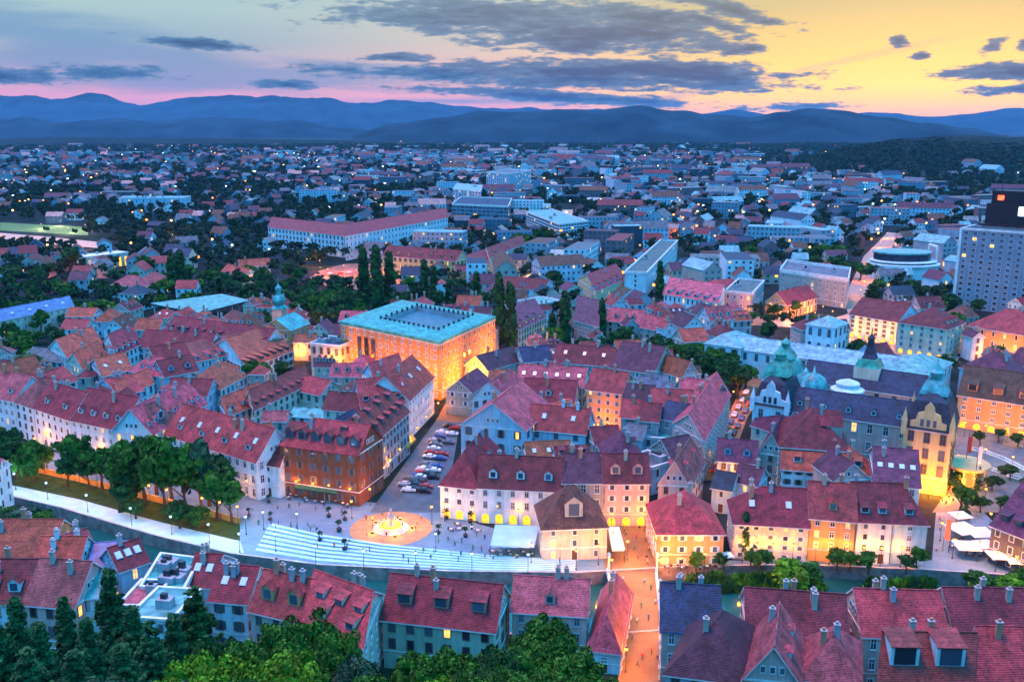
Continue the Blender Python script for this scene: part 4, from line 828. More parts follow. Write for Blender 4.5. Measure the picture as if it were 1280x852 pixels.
# long pale blue institute behind the palace
phi,I=bld('very long pale blue and white building with light blue roof behind the palace',(884,430),(1158,468),17,11.5,'h',3.5,'white','cyan',dict(fl=2,sp=4.6,ww=1.5,wh=3,chim=0,skip=(2,)),name='institute_building',cat='building')
o2,I2=bld('x',(1008,404),(1043,409),14,18.5,'h',3,'white','cyan',dict(fl=3,sp=3.4,style='arch',chim=0,ww=1.5,wh=3.4),name='b'); o3,I3=bld('x',(881,428),(926,434),22,12.5,'hx',3.5,'white','cyan',dict(fl=2,sp=4.5,ww=1.5,wh=3,chim=0),name='b')
o4,I4=bld('x',(1102,459),(1164,469),26,12.5,'hx',3.5,'white','cyan',dict(fl=2,sp=5,ww=1.5,wh=3,chim=0),name='b')
for o_ in(o2,o3,o4): merge_into(phi,o_)

# office tower at the right
hT=heightof(1203,384,287)
tow,I=bld('tall dark office tower with narrow window grid and black crown at the right edge',(1203,287),(1332,296),24,hT,'f',1.2,'glassy','slate',dict(fl=14,sp=4.4,style='plain',ww=2.0,lit=.03,plant=0,trim=False),name='office_tower',cat='tower')
b=MB(); L_=I['L']; b.box(L_*.18,2,I['h'],L_*.95,20,I['h']+3,1); b.box(L_*.14,1,I['h']+3,L_*.98,21,I['h']+4,0)
b.box(L_*.2,3,I['h']+4,L_*.92,19,I['h']+15,0); b.box(L_*.24,4,I['h']+15,L_*.88,17,I['h']+22,0); b.build('crown',[flat('black_metal',(.012,.014,.02),.5),wallm('grey')],tow)
b=MB(); b.box(L_*.30,3.6,I['h']+17,L_*.36,3.98,I['h']+19.5,0); b.build('red_sign',[emit('sign_red',(1,.06,.02),5)],tow)
b=MB(); b.box(L_*.52,2.6,I['h']+9,L_*.59,2.98,I['h']+14,0); b.build('white_sign',[emit('sign_white',(.8,.95,1),1.6)],tow)
b=MB(); b.tube([(L_*.3,10,I['h']+22),(L_*.3,10,I['h']+28)],[.3,.1]); b.tube([(L_*.6,10,I['h']+22),(L_*.6,10,I['h']+33)],[.4,.1]); b.build('antenna',[METAL],tow)
b=MB(); b.box(-1.3,-.5,0,.2,25,I['h']+1,0); b.build('side_fin',[wallm('cyan')],tow)
# curved turquoise hall
c=at(1143,351); hall=empty('curved_hall',tuple(c+Vector((0,20,0))),0,'low curved pale turquoise hall with dark upper storey near the tower','hall')
b=MB(); b.lathe([(23,-1),(23,8),(24,8.2),(24,9.4),(20,9.6)],32,(0,0,0),0,sy=.8); b.build('wall',[wallm('cyan')],hall)
b=MB(); b.lathe([(19,9),(19,16)],32,(0,3,0),0,sy=.75); b.build('upper_storey',[flat('dark_glass',(.02,.035,.06),.2,.6)],hall)
b=MB(); b.lathe([(20,16),(20,17),(8,17.6)],32,(0,3,0),0,sy=.75); b.build('roof',[roofm('cyan')],hall)
b=MB(); b.lathe([(22,10.4),(22.4,11.2),(19.5,11.4)],32,(0,1,0),0,sy=.78); b.build('balcony_ring',[wallm('cyan')],hall)
b=MB(); b.box(21,-2,0,22.2,-.8,20,0); b.box(21,10,0,22.2,11.2,20,0); b.box(21,-2,20,22.2,11.2,21.2,0); b.build('portal_frame',[TRIM],hall)
occ_poly([c+Vector((x,y,0)) for x,y in((-26,-2),(26,-2),(26,42),(-26,42))])
for k in range(11):
    pass
# orange church-like building in the avenue
bld('church-like building glowing orange from within a street beyond the institute',(984,381),(1022,371),13,399,'gx',6,'orange','darkred',dict(fl=2,sp=4,style='arch',ww=1.8,wh=4,lit=.6,chim=0),name='church',cat='church')
# domed church with turquoise cupola
hC=heightof(365,447,411)
ch,I=bld('church with turquoise gable roof and onion-topped tower left of the library',(363,412),(386,403),14,hC,'gx',4.5,'orange','turquoise',dict(fl=2,sp=3.4,style='arch',chim=0,ww=1.2,wh=3.5),name='church',cat='church')
P=at(352,432); Pl=Matrix.Rotation(-ch.rotation_euler.z,4,'Z')@(Vector((P.x,P.y,0))-Vector((ch.location.x,ch.location.y,0)))
b=MB(); zt=zat(352,385,P); b.box(-2.6,-2.6,0,2.6,2.6,zt,0); o_=b.build('tower',[wallm('stone')],ch); o_.location=(Pl.x,Pl.y,0)
b=MB(); b.lathe([(3.9,0),(3.4,.8),(2.2,1.4),(3.0,3),(3.1,4),(2.2,5.6),(1.2,6.4),(1.2,8.4),(1.6,8.7),(1.5,9.6),(.5,10.8),(.12,12),(.08,15)],8,(0,0,0),0); b.build('cupola',[COPPER],ch).location=(Pl.x,Pl.y,zt)
# turquoise flat canopy over the school yard
hz_=9.5; cs=[at(x,y,hz_) for x,y in((187,379),(250,391),(313,375),(277,367))]
cn=empty('canopy',(cs[1].x,cs[1].y,0),0,'flat pale turquoise canopy roof standing behind the left red rooftops','canopy')
b=MB(); b.prism([(p.x-cs[1].x,p.y-cs[1].y) for p in cs],hz_-.9,hz_,1,0); b.build('roof',[roofm('cyan'),METAL],cn); occ_poly(cs)
for k in range(4):
    for t_ in(.03,.35,.66):
        p=cs[k].lerp(cs[(k+1)%4],t_).lerp((cs[0]+cs[2])/2,.06); b=MB(); b.lathe([(.35,0),(.3,hz_-.9)],8); b.build('post',[TRIM],cn).location=(p.x-cs[1].x,p.y-cs[1].y,0)
# lit running track strip far left
b=MB(); A_=[at(x,y) for x,y in((-60,288),(0,291),(70,297),(138,304))]; B_=[at(x,y) for x,y in((-60,297),(0,300),(70,306),(138,311))]
for i in range(3): b.face([(*A_[i][:2],.03),(*A_[i+1][:2],.03),(*B_[i+1][:2],.03),(*B_[i][:2],.03)][::-1],0)
tag(b.build('station_platform',[flat('track_pink',(.62,.36,.26))]),kind='structure'); occ_px([(-60,284),(140,300),(140,316),(-60,302)])
b=MB(); b.face([(*at(x,y)[:2],.02) for x,y in((0,278),(110,284),(110,294),(0,288))],0); tag(b.build('playing_field',[flat('field_green',(.10,.20,.05))]),kind='structure'); occ_px([(0,276),(110,282),(110,296),(0,289)])
# forecourt of the white block, pinkish and lit
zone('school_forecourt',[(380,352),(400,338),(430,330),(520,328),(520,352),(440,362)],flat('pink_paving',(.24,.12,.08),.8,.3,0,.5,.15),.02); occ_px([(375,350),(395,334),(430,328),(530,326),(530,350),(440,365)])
zone('avenue',[(640,352),(668,340),(700,352),(690,362)],flat('lit_street',(.40,.30,.22)),.02)  # street colour made paler and warmer to stand for lamp glow
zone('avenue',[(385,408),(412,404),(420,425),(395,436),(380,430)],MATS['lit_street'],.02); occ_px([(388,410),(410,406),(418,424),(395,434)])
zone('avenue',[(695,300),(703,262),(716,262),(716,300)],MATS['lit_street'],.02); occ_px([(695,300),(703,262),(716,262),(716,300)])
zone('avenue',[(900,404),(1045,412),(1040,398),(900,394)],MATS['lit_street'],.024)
zone('avenue',[(1000,410),(1060,392),(1055,372),(1080,320),(1110,290),(1125,292),(1092,350),(1075,380),(1200,446),(1190,460),(1060,428)],flat('avenue_paving',(.36,.26,.2)),.02); occ_px([(1000,412),(1058,392),(1055,372),(1080,320),(1110,288),(1127,290),(1094,350),(1077,380),(1200,444),(1190,460),(1060,430)])  # avenue colour lightened and warmed likewise for the lamp glow
# ---------------------------------------------------------------- trees
def leafmat(name,c):
    m,nn,ll,b=newmat(name); f=mnoise(nn,ll,.5,3); o=nn.new('ShaderNodeObjectInfo'); at_=nn.new('ShaderNodeAttribute'); at_.attribute_name='tint'
    a=mramp(nn,ll,f,sc3(c,.55),sc3(c,1.35),.35,.65); v=mramp(nn,ll,o.outputs['Random'],(.75,.8,.75),(1,1,.9),0,1); t=mramp(nn,ll,at_.outputs['Fac'],(.45,.5,.5),(1,1,1),0,1)
    ll.new(mmul(nn,ll,mmul(nn,ll,a,v),t),b.inputs['Base Color']); b.inputs['Roughness'].default_value=.7; b.inputs['Specular IOR Level'].default_value=.15; MATS[name]=m; return m
LF=dict(mid=leafmat('leaf_mid',(.06,.19,.020)),bright=leafmat('leaf_bright',(.14,.33,.014)),dark=leafmat('leaf_dark',(.030,.115,.026)),conifer=leafmat('needles',(.034,.16,.055)),forest=leafmat('leaf_forest',(.014,.055,.022)),silver=leafmat('leaf_silver',(.07,.15,.075)))
BARK=flat('bark',(.07,.05,.035),.95)
def leaves(C,Nrm,size,rs,tint,mat,name='crown',jit=.5):
    """C: leaf centres (n,3), Nrm: outward normals; each leaf a small bent quad"""
    n=len(C); r=rs.normal(size=(n,3)); nr=Nrm+jit*r; nr/=np.linalg.norm(nr,axis=1)[:,None]+1e-9
    a=np.cross(nr,rs.normal(size=(n,3))); a/=np.linalg.norm(a,axis=1)[:,None]+1e-9; b_=np.cross(nr,a)
    s=size*rs.uniform(.6,1.35,size=(n,1)); a*=s; b_*=s*.75
    V_=np.stack([C-a,C-b_*.8,C+a,C+b_*.8],1).reshape(-1,3)
    me=bpy.data.meshes.new(name); me.vertices.add(4*n); me.vertices.foreach_set('co',V_.ravel().astype(np.float32)); me.loops.add(4*n); me.loops.foreach_set('vertex_index',np.arange(4*n,dtype=np.int32)); me.polygons.add(n); me.polygons.foreach_set('loop_start',np.arange(0,4*n,4,dtype=np.int32)); me.polygons.foreach_set('loop_total',np.full(n,4,dtype=np.int32)); me.update(calc_edges=True)
    at_=me.attributes.new('tint','FLOAT','POINT'); at_.data.foreach_set('value',np.repeat(tint,4).astype(np.float32)); me.materials.append(mat); return me
def crown_pts(kind,n,rs,clumps):
    """unit tree: height 1, crown radius 1 (scaled separately)"""
    if kind in('broad','willow','bush'):
        z0,z1={'broad':(.10,1),'willow':(.04,1),'bush':(.02,1)}[kind]
        nl_=5; lo=rs.normal(size=(nl_,3)); lo/=np.linalg.norm(lo,axis=1)[:,None]; lo[:,2]=np.abs(lo[:,2])*.8-.15; lo*=.5; lr_=rs.uniform(.35,.55,size=nl_); li=rs.randint(nl_,size=clumps); u=rs.normal(size=(clumps,3)); u/=np.linalg.norm(u,axis=1)[:,None]; rad=rs.uniform(.55,1.12,size=(clumps,1))**.6; u=lo[li]+u*lr_[li][:,None]; u/=np.maximum(1,np.linalg.norm(u,axis=1)[:,None])
        cc=u*rad*.95; cc[:,2]=np.where(cc[:,2]<-.55,-.55+.2*rs.rand(clumps),cc[:,2]); 
        k=rs.randint(clumps,size=n); v=rs.normal(size=(n,3)); v/=np.linalg.norm(v,axis=1)[:,None]; v[:,2]=np.abs(v[:,2])*.9-.15
        cr=rs.uniform(.10,.27,size=clumps)*(70/clumps)**.12; rr_=rs.uniform(.6,1.05,size=(n,1))
        P=cc[k]+v*cr[k][:,None]*rr_; Nr=v+u[k]*.4; cz=(z0+z1)/2; 
        if kind=='willow': P[:,2]-=rs.uniform(0,.35,size=n)*(np.hypot(P[:,0],P[:,1])>.55)
        P[:,2]=cz+P[:,2]*(z1-z0)/2/1.05
        return P,Nr,rs.uniform(0,1,size=clumps)[k]
    if kind=='poplar':
        k=rs.randint(clumps,size=n); cz=rs.uniform(.1,.97,size=clumps); pr=np.sin(np.clip((cz-.02),0,1)**.75*math.pi)**.55*(1-.25*cz); th=rs.uniform(0,2*math.pi,size=clumps)
        cc=np.stack([np.cos(th)*pr*.6,np.sin(th)*pr*.6,cz],1); v=rs.normal(size=(n,3)); v/=np.linalg.norm(v,axis=1)[:,None]
        P=cc[k]+v*np.array([.34,.34,.055])*rs.uniform(.6,1.1,size=(n,1)); P[:,2]=np.clip(P[:,2],.05,1.02); o=np.stack([np.cos(th),np.sin(th),th*0+.4],1)
        return P,v+o[k]*.6,rs.uniform(0,1,size=clumps)[k]
    if kind=='conifer':
        nw=26; wl_=np.linspace(.07,.985,nw); wi=rs.randint(nw,size=clumps); lv=wl_[wi]+rs.normal(size=clumps)*.006; th=rs.uniform(0,2*math.pi,size=clumps); k=rs.randint(clumps,size=n); bl=((1.0-lv)**.8+.03)*(.62+.5*rs.rand(clumps)); t_=rs.uniform(.08,1,size=n)**.8; R_=bl[k]
        sp=rs.normal(size=n)*.055*(1.15-t_); x=np.cos(th[k])*R_*t_-np.sin(th[k])*sp; y=np.sin(th[k])*R_*t_+np.cos(th[k])*sp
        z=lv[k]-.085*R_*np.sin(t_*2.2)-.028*rs.rand(n)*(1-.3*t_)
        P=np.stack([x,y,z],1); Nr=np.stack([np.cos(th[k])*.3,np.sin(th[k])*.3,np.ones(n)],1)
        return P,Nr,rs.uniform(0,1,size=clumps)[k]
TP={}
def trunkmesh(kind,h_,r_,rs):
    b=MB(); top=.85 if kind in('conifer','poplar') else .55; t0=.028*h_
    b.tube([(0,0,-.6),(0,0,h_*.12),(.02*h_,.01*h_,h_*top*.6),(0,.01*h_,h_*top)],[t0*1.4,t0,t0*.65,t0*.15],7)
    if kind not in('conifer','poplar'):
        for k in range(6):
            a=k*1.05+rs.rand(); z=h_*(.2+.06*k); ln=r_*.75; b.tube([(0,0,z),(math.cos(a)*ln*.5,math.sin(a)*ln*.5,z+ln*.45),(math.cos(a)*ln,math.sin(a)*ln,z+ln*.75)],[t0*.5,t0*.32,t0*.08],5)
    return b.mesh('trunk',[BARK])
def treeproto(kind,leaf,n,size,h_,r_,seed,clumps=70):
    k=(kind,leaf,n,seed)
    if k in TP: return TP[k]
    rs=np.random.RandomState(seed); P,Nr,tint=crown_pts(kind,n,rs,clumps); P=P*np.array([r_,r_,h_]); Nr=Nr*np.array([1,1,.8])
    TP[k]=(leaves(P,Nr,size,rs,tint,LF[leaf]),trunkmesh(kind,h_,r_,rs),h_,r_); return TP[k]
TREEINFO=[]
def tree(x,y,z,h_,r_,kind,leaf,lod,name=None,label=None,group=None,seed=None):
    n,size,cl,ns={'near':(30000,.26,300,4),'mid':(4800,.60,90,4),'far':(760,1.2,34,4)}[lod]
    if kind=='poplar' and lod!='near': n=int(n*.8)
    if kind=='conifer': size*=.72; cl=int(cl*.85); n=int(n*1.15)
    sd=rnd.randrange(ns) if seed is None else seed
    H0,R0={'broad':(14,6),'willow':(14,7),'bush':(4,4),'poplar':(24,3),'conifer':(22,5)}[kind]
    cm,tm,H0,R0=treeproto(kind,leaf,n,size,H0,R0,sd,cl)
    nm=name or {'broad':'broadleaf_tree','willow':'willow_tree','bush':'shrub','poplar':'poplar_tree','conifer':'spruce_tree'}[kind]
    root=empty(nm,(x,y,z),rnd.uniform(0,6.28),label,'shrub' if kind=='bush' else 'tree',group); root.scale=(r_/R0,r_/R0,h_/H0)
    link('crown',cm,root); link('trunk',tm,root)
    TREEINFO.append((root,kind,leaf,(x,y,z+h_*.6),h_)); occ_poly([Vector((x+a,y+b_,0)) for a,b_ in((-r_*.6,-r_*.6),(r_*.6,-r_*.6),(r_*.6,r_*.6),(-r_*.6,r_*.6))],0)
    return root
def tpx(px,py,h_,r_,kind='broad',leaf='mid',lod='mid',**k):
    p=at(px,py); return tree(p.x,p.y,0,h_,r_,kind,leaf,lod,**k)
# big trees along the river
for px,py,h_,r_,kd,lf in [(18,597,13,5.5,'broad','dark'),(40,602,12,5,'willow','mid'),(86,607,9.5,4,'broad','dark'),(112,611,8.5,3.6,'broad','dark'),(140,618,11,4.5,'broad','dark'),(160,624,15,5.5,'willow','mid'),(182,632,18,7,'broad','mid'),(95,600,12,5,'broad','mid'),(128,612,12,5,'broad','mid'),(150,640,9,5,'broad','dark'),(215,628,17,6.5,'broad','mid'),(262,632,14,6,'broad','dark'),(5,590,12,5.5,'broad','mid'),(207,640,19,6.5,'willow','mid'),(233,642,17,5.6,'broad','mid'),(252,640,18,5,'willow','silver'),(272,651,12,5.5,'broad','mid'),(290,653,10.5,4.5,'broad','mid'),(196,618,15,6,'broad','dark'),(60,590,7,3,'broad','mid'),(225,660,7,3.5,'broad','dark'),(247,663,6,3,'broad','mid'),(170,648,5,3,'broad','dark')]:
    tpx(px,py,h_*1.28,r_*1.22,kd,lf)
for px,py,h_,r_,lf in [(8,668,8,5,'mid'),(30,672,9,5.5,'silver'),(55,678,9,5,'mid'),(75,684,8,4.5,'silver'),(92,690,6,3.5,'mid'),(-20,668,9,5,'dark')]:
    tpx(px,py,h_,r_,'broad',lf)
# tree belt right of centre
for px,py,h_,r_ in [(728,448,11,5),(742,452,12,6),(768,446,13,7),(792,452,13,7),(812,447,12,7),(828,458,13,7),(846,462,14,7),(866,472,15,7.5),(884,486,15,7),(902,500,15,7),(922,498,15,7.5),(932,486,12,6),(912,478,14,7),(893,470,13,7),(870,456,12,6),(782,436,12,6)]:
    tpx(px,py,h_,r_,'broad','dark' if rnd.random()<.6 else 'mid')
for px,py,h_,r_ in [(624,436,35,3.8),(638,440,32,3.6),(706,434,26,3.8),(752,426,20,2.8),(596,394,24,3.2),(531,384,27,3.2),(543,386,24,3),(561,389,18,2.6),(456,392,36,4.2),(472,396,38,4.4),(488,392,34,4),(824,372,22,3.2),(228,366,26,4.5),(217,368,24,4),(690,428,14,3)]:
    tpx(px,py,h_,r_,'poplar','dark')
for px,py,h_,r_,lf in [(372,404,17,9,'dark'),(405,412,15,8,'dark'),(388,392,18,9,'dark'),(445,412,12,7,'mid'),(420,388,17,9,'dark'),(310,378,14,8,'dark'),(290,374,14,8,'dark'),(505,392,14,7,'dark'),(518,386,13,6,'dark'),(345,420,12,6,'mid'),(330,412,11,5,'dark'),(395,404,17,8,'mid'),(428,402,19,9,'dark'),(412,398,18,8,'mid'),(450,402,14,6,'mid'),(378,396,15,7,'dark'),(440,395,16,7,'dark'),(363,390,13,6,'mid'),(497,395,12,6,'mid'),(325,372,12,6,'dark'),(300,362,14,7,'mid'),(280,362,13,6,'dark'),(262,360,15,7,'mid'),(350,372,12,6,'mid'),
  (90,344,22,10,'dark'),(180,344,16,6,'mid'),(60,352,14,8,'dark'),(20,354,14,9,'dark'),(208,372,13,8,'mid'),(192,380,13,6,'dark'),(130,394,10,7,'mid'),(112,396,10,6,'bright'),(150,398,10,6,'bright'),(168,392,10,6,'mid'),(97,405,10,6,'mid'),(36,386,11,5,'dark'),(248,372,13,8,'mid'),
  (10,444,8,4,'dark'),(32,440,8,4.5,'dark'),(48,430,8,4,'mid'),(66,424,9,4,'silver'),(80,412,9,4,'silver'),(92,402,10,5,'mid'),
  (652,316,20,10,'mid'),(678,316,24,11,'dark'),(692,360,14,7,'dark'),(700,372,12,6,'dark'),(690,342,16,7,'dark'),(572,306,14,9,'dark'),(585,306,13,8,'dark'),
  (1010,334,16,9,'dark'),(1030,330,17,9,'mid'),(1048,330,16,9,'mid'),(1018,342,14,8,'dark'),(1042,345,15,9,'dark'),(1062,348,15,9,'dark'),(1075,352,14,8,'mid'),(1098,366,10,6,'mid'),(985,396,12,7,'dark'),(968,400,10,5,'dark'),(870,400,12,6,'dark'),(850,398,10,5,'mid'),(950,318,13,8,'dark'),(938,322,12,7,'mid'),(1184,468,10,6,'dark'),(1176,376,9,7,'dark'),(1160,372,9,6,'dark'),
  (820,425,8,4,'mid'),(800,420,8,4,'dark'),(1200,640,9,4,'mid'),(1196,606,6,4,'mid'),(1186,612,5,3,'dark'),(920,400,7,5,'dark'),(940,404,7,5,'mid'),(960,406,7,5,'dark')]:
    tpx(px,py,h_,r_,'broad',lf)
for px,py,h_,r_,kd,lf in [(930,697,11.5,1.5,'poplar','dark'),(1222,612,7,2,'conifer','conifer'),(1205,648,6,2.4,'conifer','conifer'),(985,742,9,6,'willow','bright'),(1008,738,8,4.5,'willow','mid'),(950,712,6,3,'broad','mid'),(938,708,5.5,2.4,'broad','mid'),(1046,712,6.5,3,'broad','mid'),(1085,716,6,3,'broad','mid'),(1062,712,5,2.6,'broad','mid'),(1145,712,6.5,2.6,'broad','mid'),(1132,716,5,2.4,'broad','dark'),(870,712,5,2.6,'broad','mid'),(905,712,4.5,2.4,'broad','dark'),(1225,742,6,4,'broad','mid'),(1262,748,6,4.5,'broad','bright'),(1280,738,6,4,'broad','mid'),(1240,768,5,4,'broad','mid')]:
    tpx(px,py,h_,r_,kd,lf)
# shrubs climbing the banks at the right part of the river
for k in range(46):
    px=rnd.choice([rnd.uniform(862,1000),rnd.uniform(1000,1290)]); p=at(px,712 + (px-900)*.02+rnd.uniform(2,7)); tree(p.x,p.y-1.5,-4.5,rnd.uniform(3.4,5.4),rnd.uniform(2,3.2),'bush',rnd.choice(['mid','dark','bright']),'far')
for k in range(22):
    px=rnd.uniform(20,560); j=rnd.randrange(4); 
# steep castle slope: large trees close to the viewer
def ttop(px,py,d,r_,kind,leaf,**k):
    dr=ray(px,py); t_=d/dr.y; x=dr.x*t_; zt=H+dr.z*t_; g=hill(x,d); return tree(x,d,g-.3,zt-g,r_*(1.45 if kind=='conifer' else 1),kind,leaf,'near',**k)
for a in [(16,742,101,4.6,'conifer','conifer'),(46,772,96,4.4,'conifer','conifer'),(78,742,110,4.8,'conifer','conifer'),(106,768,100,4.6,'conifer','conifer'),(134,706,112,5.2,'conifer','conifer'),(163,752,104,5,'conifer','conifer'),(186,772,97,4.6,'conifer','conifer'),(240,730,108,6.2,'conifer','dark'),(215,762,101,4.6,'conifer','conifer'),(-10,764,98,4.6,'conifer','conifer'),(30,806,88,4.6,'conifer','conifer'),(150,800,90,4.6,'conifer','conifer'),(90,808,86,4.4,'conifer','conifer'),
  (262,756,104,5.2,'broad','dark'),(292,790,93,6.2,'broad','bright'),(320,766,104,5.8,'broad','mid'),(352,760,108,6,'broad','mid'),(396,752,112,6.6,'broad','mid'),(428,776,104,5,'broad','mid'),(346,800,91,6.2,'broad','bright'),(236,806,88,5.4,'broad','bright'),(196,832,82,5,'broad','silver'),(264,822,83,5,'broad','bright'),(396,806,92,5.6,'broad','mid'),(440,806,95,5.4,'broad','silver'),(466,826,90,4.6,'broad','mid'),(310,836,82,5,'broad','mid'),(60,832,80,5,'broad','silver'),(120,838,79,5,'broad','silver'),
  (520,802,98,4.8,'broad','mid'),(552,796,100,5.2,'broad','mid'),(588,786,101,5.6,'broad','mid'),(622,792,98,5.4,'broad','dark'),(678,757,105,6.4,'broad','mid'),(656,782,99,5.6,'broad','mid'),(712,800,96,5.2,'broad','mid'),(690,812,92,5.4,'broad','mid'),(738,834,90,4.6,'broad','mid'),(640,820,90,5.4,'broad','mid'),(590,826,88,5,'broad','mid'),(540,834,86,4.8,'broad','bright'),(500,838,87,4.6,'broad','silver')]:
    ttop(*a)
NTREE_HAND=len([1 for t_ in TREEINFO if t_[1]!='bush'])
print('hand trees',NTREE_HAND)
# ---------------------------------------------------------------- the rest of the city
WALLS=['white','white','cream','pink','blue','stone','grey','beige']; ROOFS_OLD=['red','darkred','orangered','pinkred','purple','brown','darkred']; ROOFS_MID=['darkred','purple','slate','grey','slate','cyan','red','brown']
def angf(x,y):
    c=(math.floor(x/130),math.floor(y/130)); q=random.Random(hash(c)); return q.uniform(-.45,.45)
fr=random.Random(21)
cand=[]
r_=215.0
while r_<5200:
    st=13.5 if r_<520 else (20 if r_<1200 else 20*(r_/1200)**.95)
    n=int(r_*R(70)/st)
    for k in range(n):
        a=R(-35)+R(70)*(k+fr.uniform(.2,.8))/n; rr2=r_+fr.uniform(-.3,.3)*st; cand.append((math.sin(a)*rr2,math.cos(a)*rr2,st))
    r_+=st
HS=[];TS=[];LS=[]
for (x,y,st) in cand:
    px,py=proj((x,y,0)); 
    if py>640 or px<-80 or px>1360: continue
    d=math.hypot(x,y)
    if px>930 and py<222 and py<216-(px-930)*.0+max(0,(1400-px))*.01 and px>1000: pass
    leftish=1/(1+math.exp((px-470)/60))
    nz_=noise.noise(Vector((x*.006,y*.006,3.3)))
    if py>398:      # old town gaps
        pt_=.10; ph=.9
        if px<120 and py<455: pt_,ph=.7,.2
        if px>930 and py<500: pt_,ph=.35,.3
    elif py>215: pt_=.36+.26*leftish+nz_*.8; ph=.97-pt_
    elif py>188: pt_=.40+.16*leftish+nz_*.6; ph=.92-pt_
    else: pt_=.72+nz_*.3; ph=.15
    if px>950 and py<208+(px-950)*.13: pt_,ph=.97,.02
    u=fr.random()
    if u<pt_: TS.append((x,y,st,py))
    elif u<pt_+ph: HS.append((x,y,st,py,px,leftish))
    if fr.random()<(.10 if py<330 else .04): LS.append((x+st*.45,y,py,px))
NIH=165; nih=0
MCOL={}
def slot(mats,mat):
    if mat not in mats: mats.append(mat)
    return mats.index(mat)
big=MB(); bmats=[]
def farhouse(b,mats,x,y,L_,W_,h,rh,ang,wl,rf,flatroof,detail):
    ca,sa=math.cos(ang),math.sin(ang); P=lambda u,v,z:(x+u*ca-v*sa,y+u*sa+v*ca,z)
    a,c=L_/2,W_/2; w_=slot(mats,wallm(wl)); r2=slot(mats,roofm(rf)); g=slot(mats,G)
    q=[(-a,-c),(a,-c),(a,c),(-a,c)]
    for i in range(4):
        p,s=q[i],q[(i+1)%4]; b.face([P(*p,-.5),P(*s,-.5),P(*s,h),P(*p,h)],w_)
    if flatroof: b.face([P(*p,h) for p in q],r2)
    else:
        o=.4; b.face([P(-a-o,-c-o,h-.2),P(a+o,-c-o,h-.2),P(a+o,0,h+rh),P(-a-o,0,h+rh)],r2); b.face([P(a+o,c+o,h-.2),P(-a-o,c+o,h-.2),P(-a-o,0,h+rh),P(a+o,0,h+rh)],r2)
        b.face([P(a,-c,h),P(a,c,h),P(a,0,h+rh)],w_); b.face([P(-a,c,h),P(-a,-c,h),P(-a,0,h+rh)],w_)
    if detail:
        fl=max(1,int(h/3.4)); lit=slot(mats,LITW)
        for f_ in range(fl):
            z=h*(f_+.35)/fl; z1=z+h/fl*.42
            for (p,s) in((q[0],q[1]),(q[1],q[2]),(q[3],q[0])):
                ln=math.hypot(s[0]-p[0],s[1]-p[1]); n=int(ln/3.6); nx,ny=(s[1]-p[1])/ln*.08,-(s[0]-p[0])/ln*.08
                for k in range(n):
                    t0,t1=(k+.3)/n,(k+.66)/n; A_=(p[0]+(s[0]-p[0])*t0+nx,p[1]+(s[1]-p[1])*t0+ny); B_=(p[0]+(s[0]-p[0])*t1+nx,p[1]+(s[1]-p[1])*t1+ny)
                    b.face([P(*A_,z),P(*B_,z),P(*B_,z1),P(*A_,z1)],lit if fr.random()<.06 else g)
for (x,y,st,py,px,leftish) in sorted(HS,key=lambda t:t[1]):
    old=py>398; cen=1-leftish
    if old: L_,W_,h=fr.uniform(10,15),fr.uniform(9,12),fr.uniform(8,11.5); ang=angf(x,y)+(math.pi/2 if fr.random()<.4 else 0)
    else:
        bigb=fr.random()<(.33*cen+.06)*(1 if py>200 else 1.3); s_=min(2.4,max(1,st/24))
        L_,W_,h=(fr.uniform(24,52)*s_**.6,fr.uniform(12,18)*s_**.6,fr.uniform(9,19)) if bigb else (fr.uniform(10,17)*s_**.7,fr.uniform(9,13)*s_**.7,fr.uniform(6,10)); ang=angf(x,y)+(math.pi/2 if fr.random()<.5 else 0)
        if py<205: h=min(h,12)
    ca,sa=math.cos(ang),math.sin(ang)
    ok=False
    for tr in range(3 if old else 1):
        sx_=1-.22*tr; Q=[Vector((x+u*L_/2*sx_*ca-v*W_/2*sx_*sa,y+u*L_/2*sx_*sa+v*W_/2*sx_*ca,0)) for u,v in((-1,-1),(1,-1),(1,1),(-1,1))]
        if free(Q): ok=True; L_*=sx_; W_*=sx_; break
    if not ok: continue
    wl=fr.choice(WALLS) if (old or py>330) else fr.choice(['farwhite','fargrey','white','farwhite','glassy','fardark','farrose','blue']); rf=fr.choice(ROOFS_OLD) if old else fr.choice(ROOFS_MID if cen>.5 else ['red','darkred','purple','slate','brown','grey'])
    flatr=(not old) and L_>22 and fr.random()<.7
    if flatr: rf=fr.choice(['cyan','grey','gravel','slate','slate'])
    if py<300 and rf=='cyan' and fr.random()<.6: rf='slate'
    if py<330 and rf!='cyan': rf=fr.choice(['purple','darkred','slate','slate','grey','brown','gravel'])
    rh=W_*fr.uniform(.32,.45)
    if old and nih<400:
        bld(None,(0,0),(1,1),1,h,'f' if flatr else fr.choice(['g','g','hx']),rh if not flatr else .6,wl,rf,dict(chim=fr.choice([0,1,1,2]),dorm=fr.choice([0,0,2,3]),dk=fr.choice(['gable','shed','sky']),ds=.9),world=(tuple(Q[0]),tuple(Q[1]),h,tuple(Q[3]-Q[0]))); nih+=1
        continue
    if nih<NIH:
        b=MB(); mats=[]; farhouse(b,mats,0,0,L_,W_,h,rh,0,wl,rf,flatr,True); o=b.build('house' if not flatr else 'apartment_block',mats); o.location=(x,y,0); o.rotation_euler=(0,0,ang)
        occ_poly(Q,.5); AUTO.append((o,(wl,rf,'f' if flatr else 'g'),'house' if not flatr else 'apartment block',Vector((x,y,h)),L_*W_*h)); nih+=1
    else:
        occ_poly(Q,.5); farhouse(big,bmats,x,y,L_,W_,h,rh,ang,wl,rf,flatr,py>190)
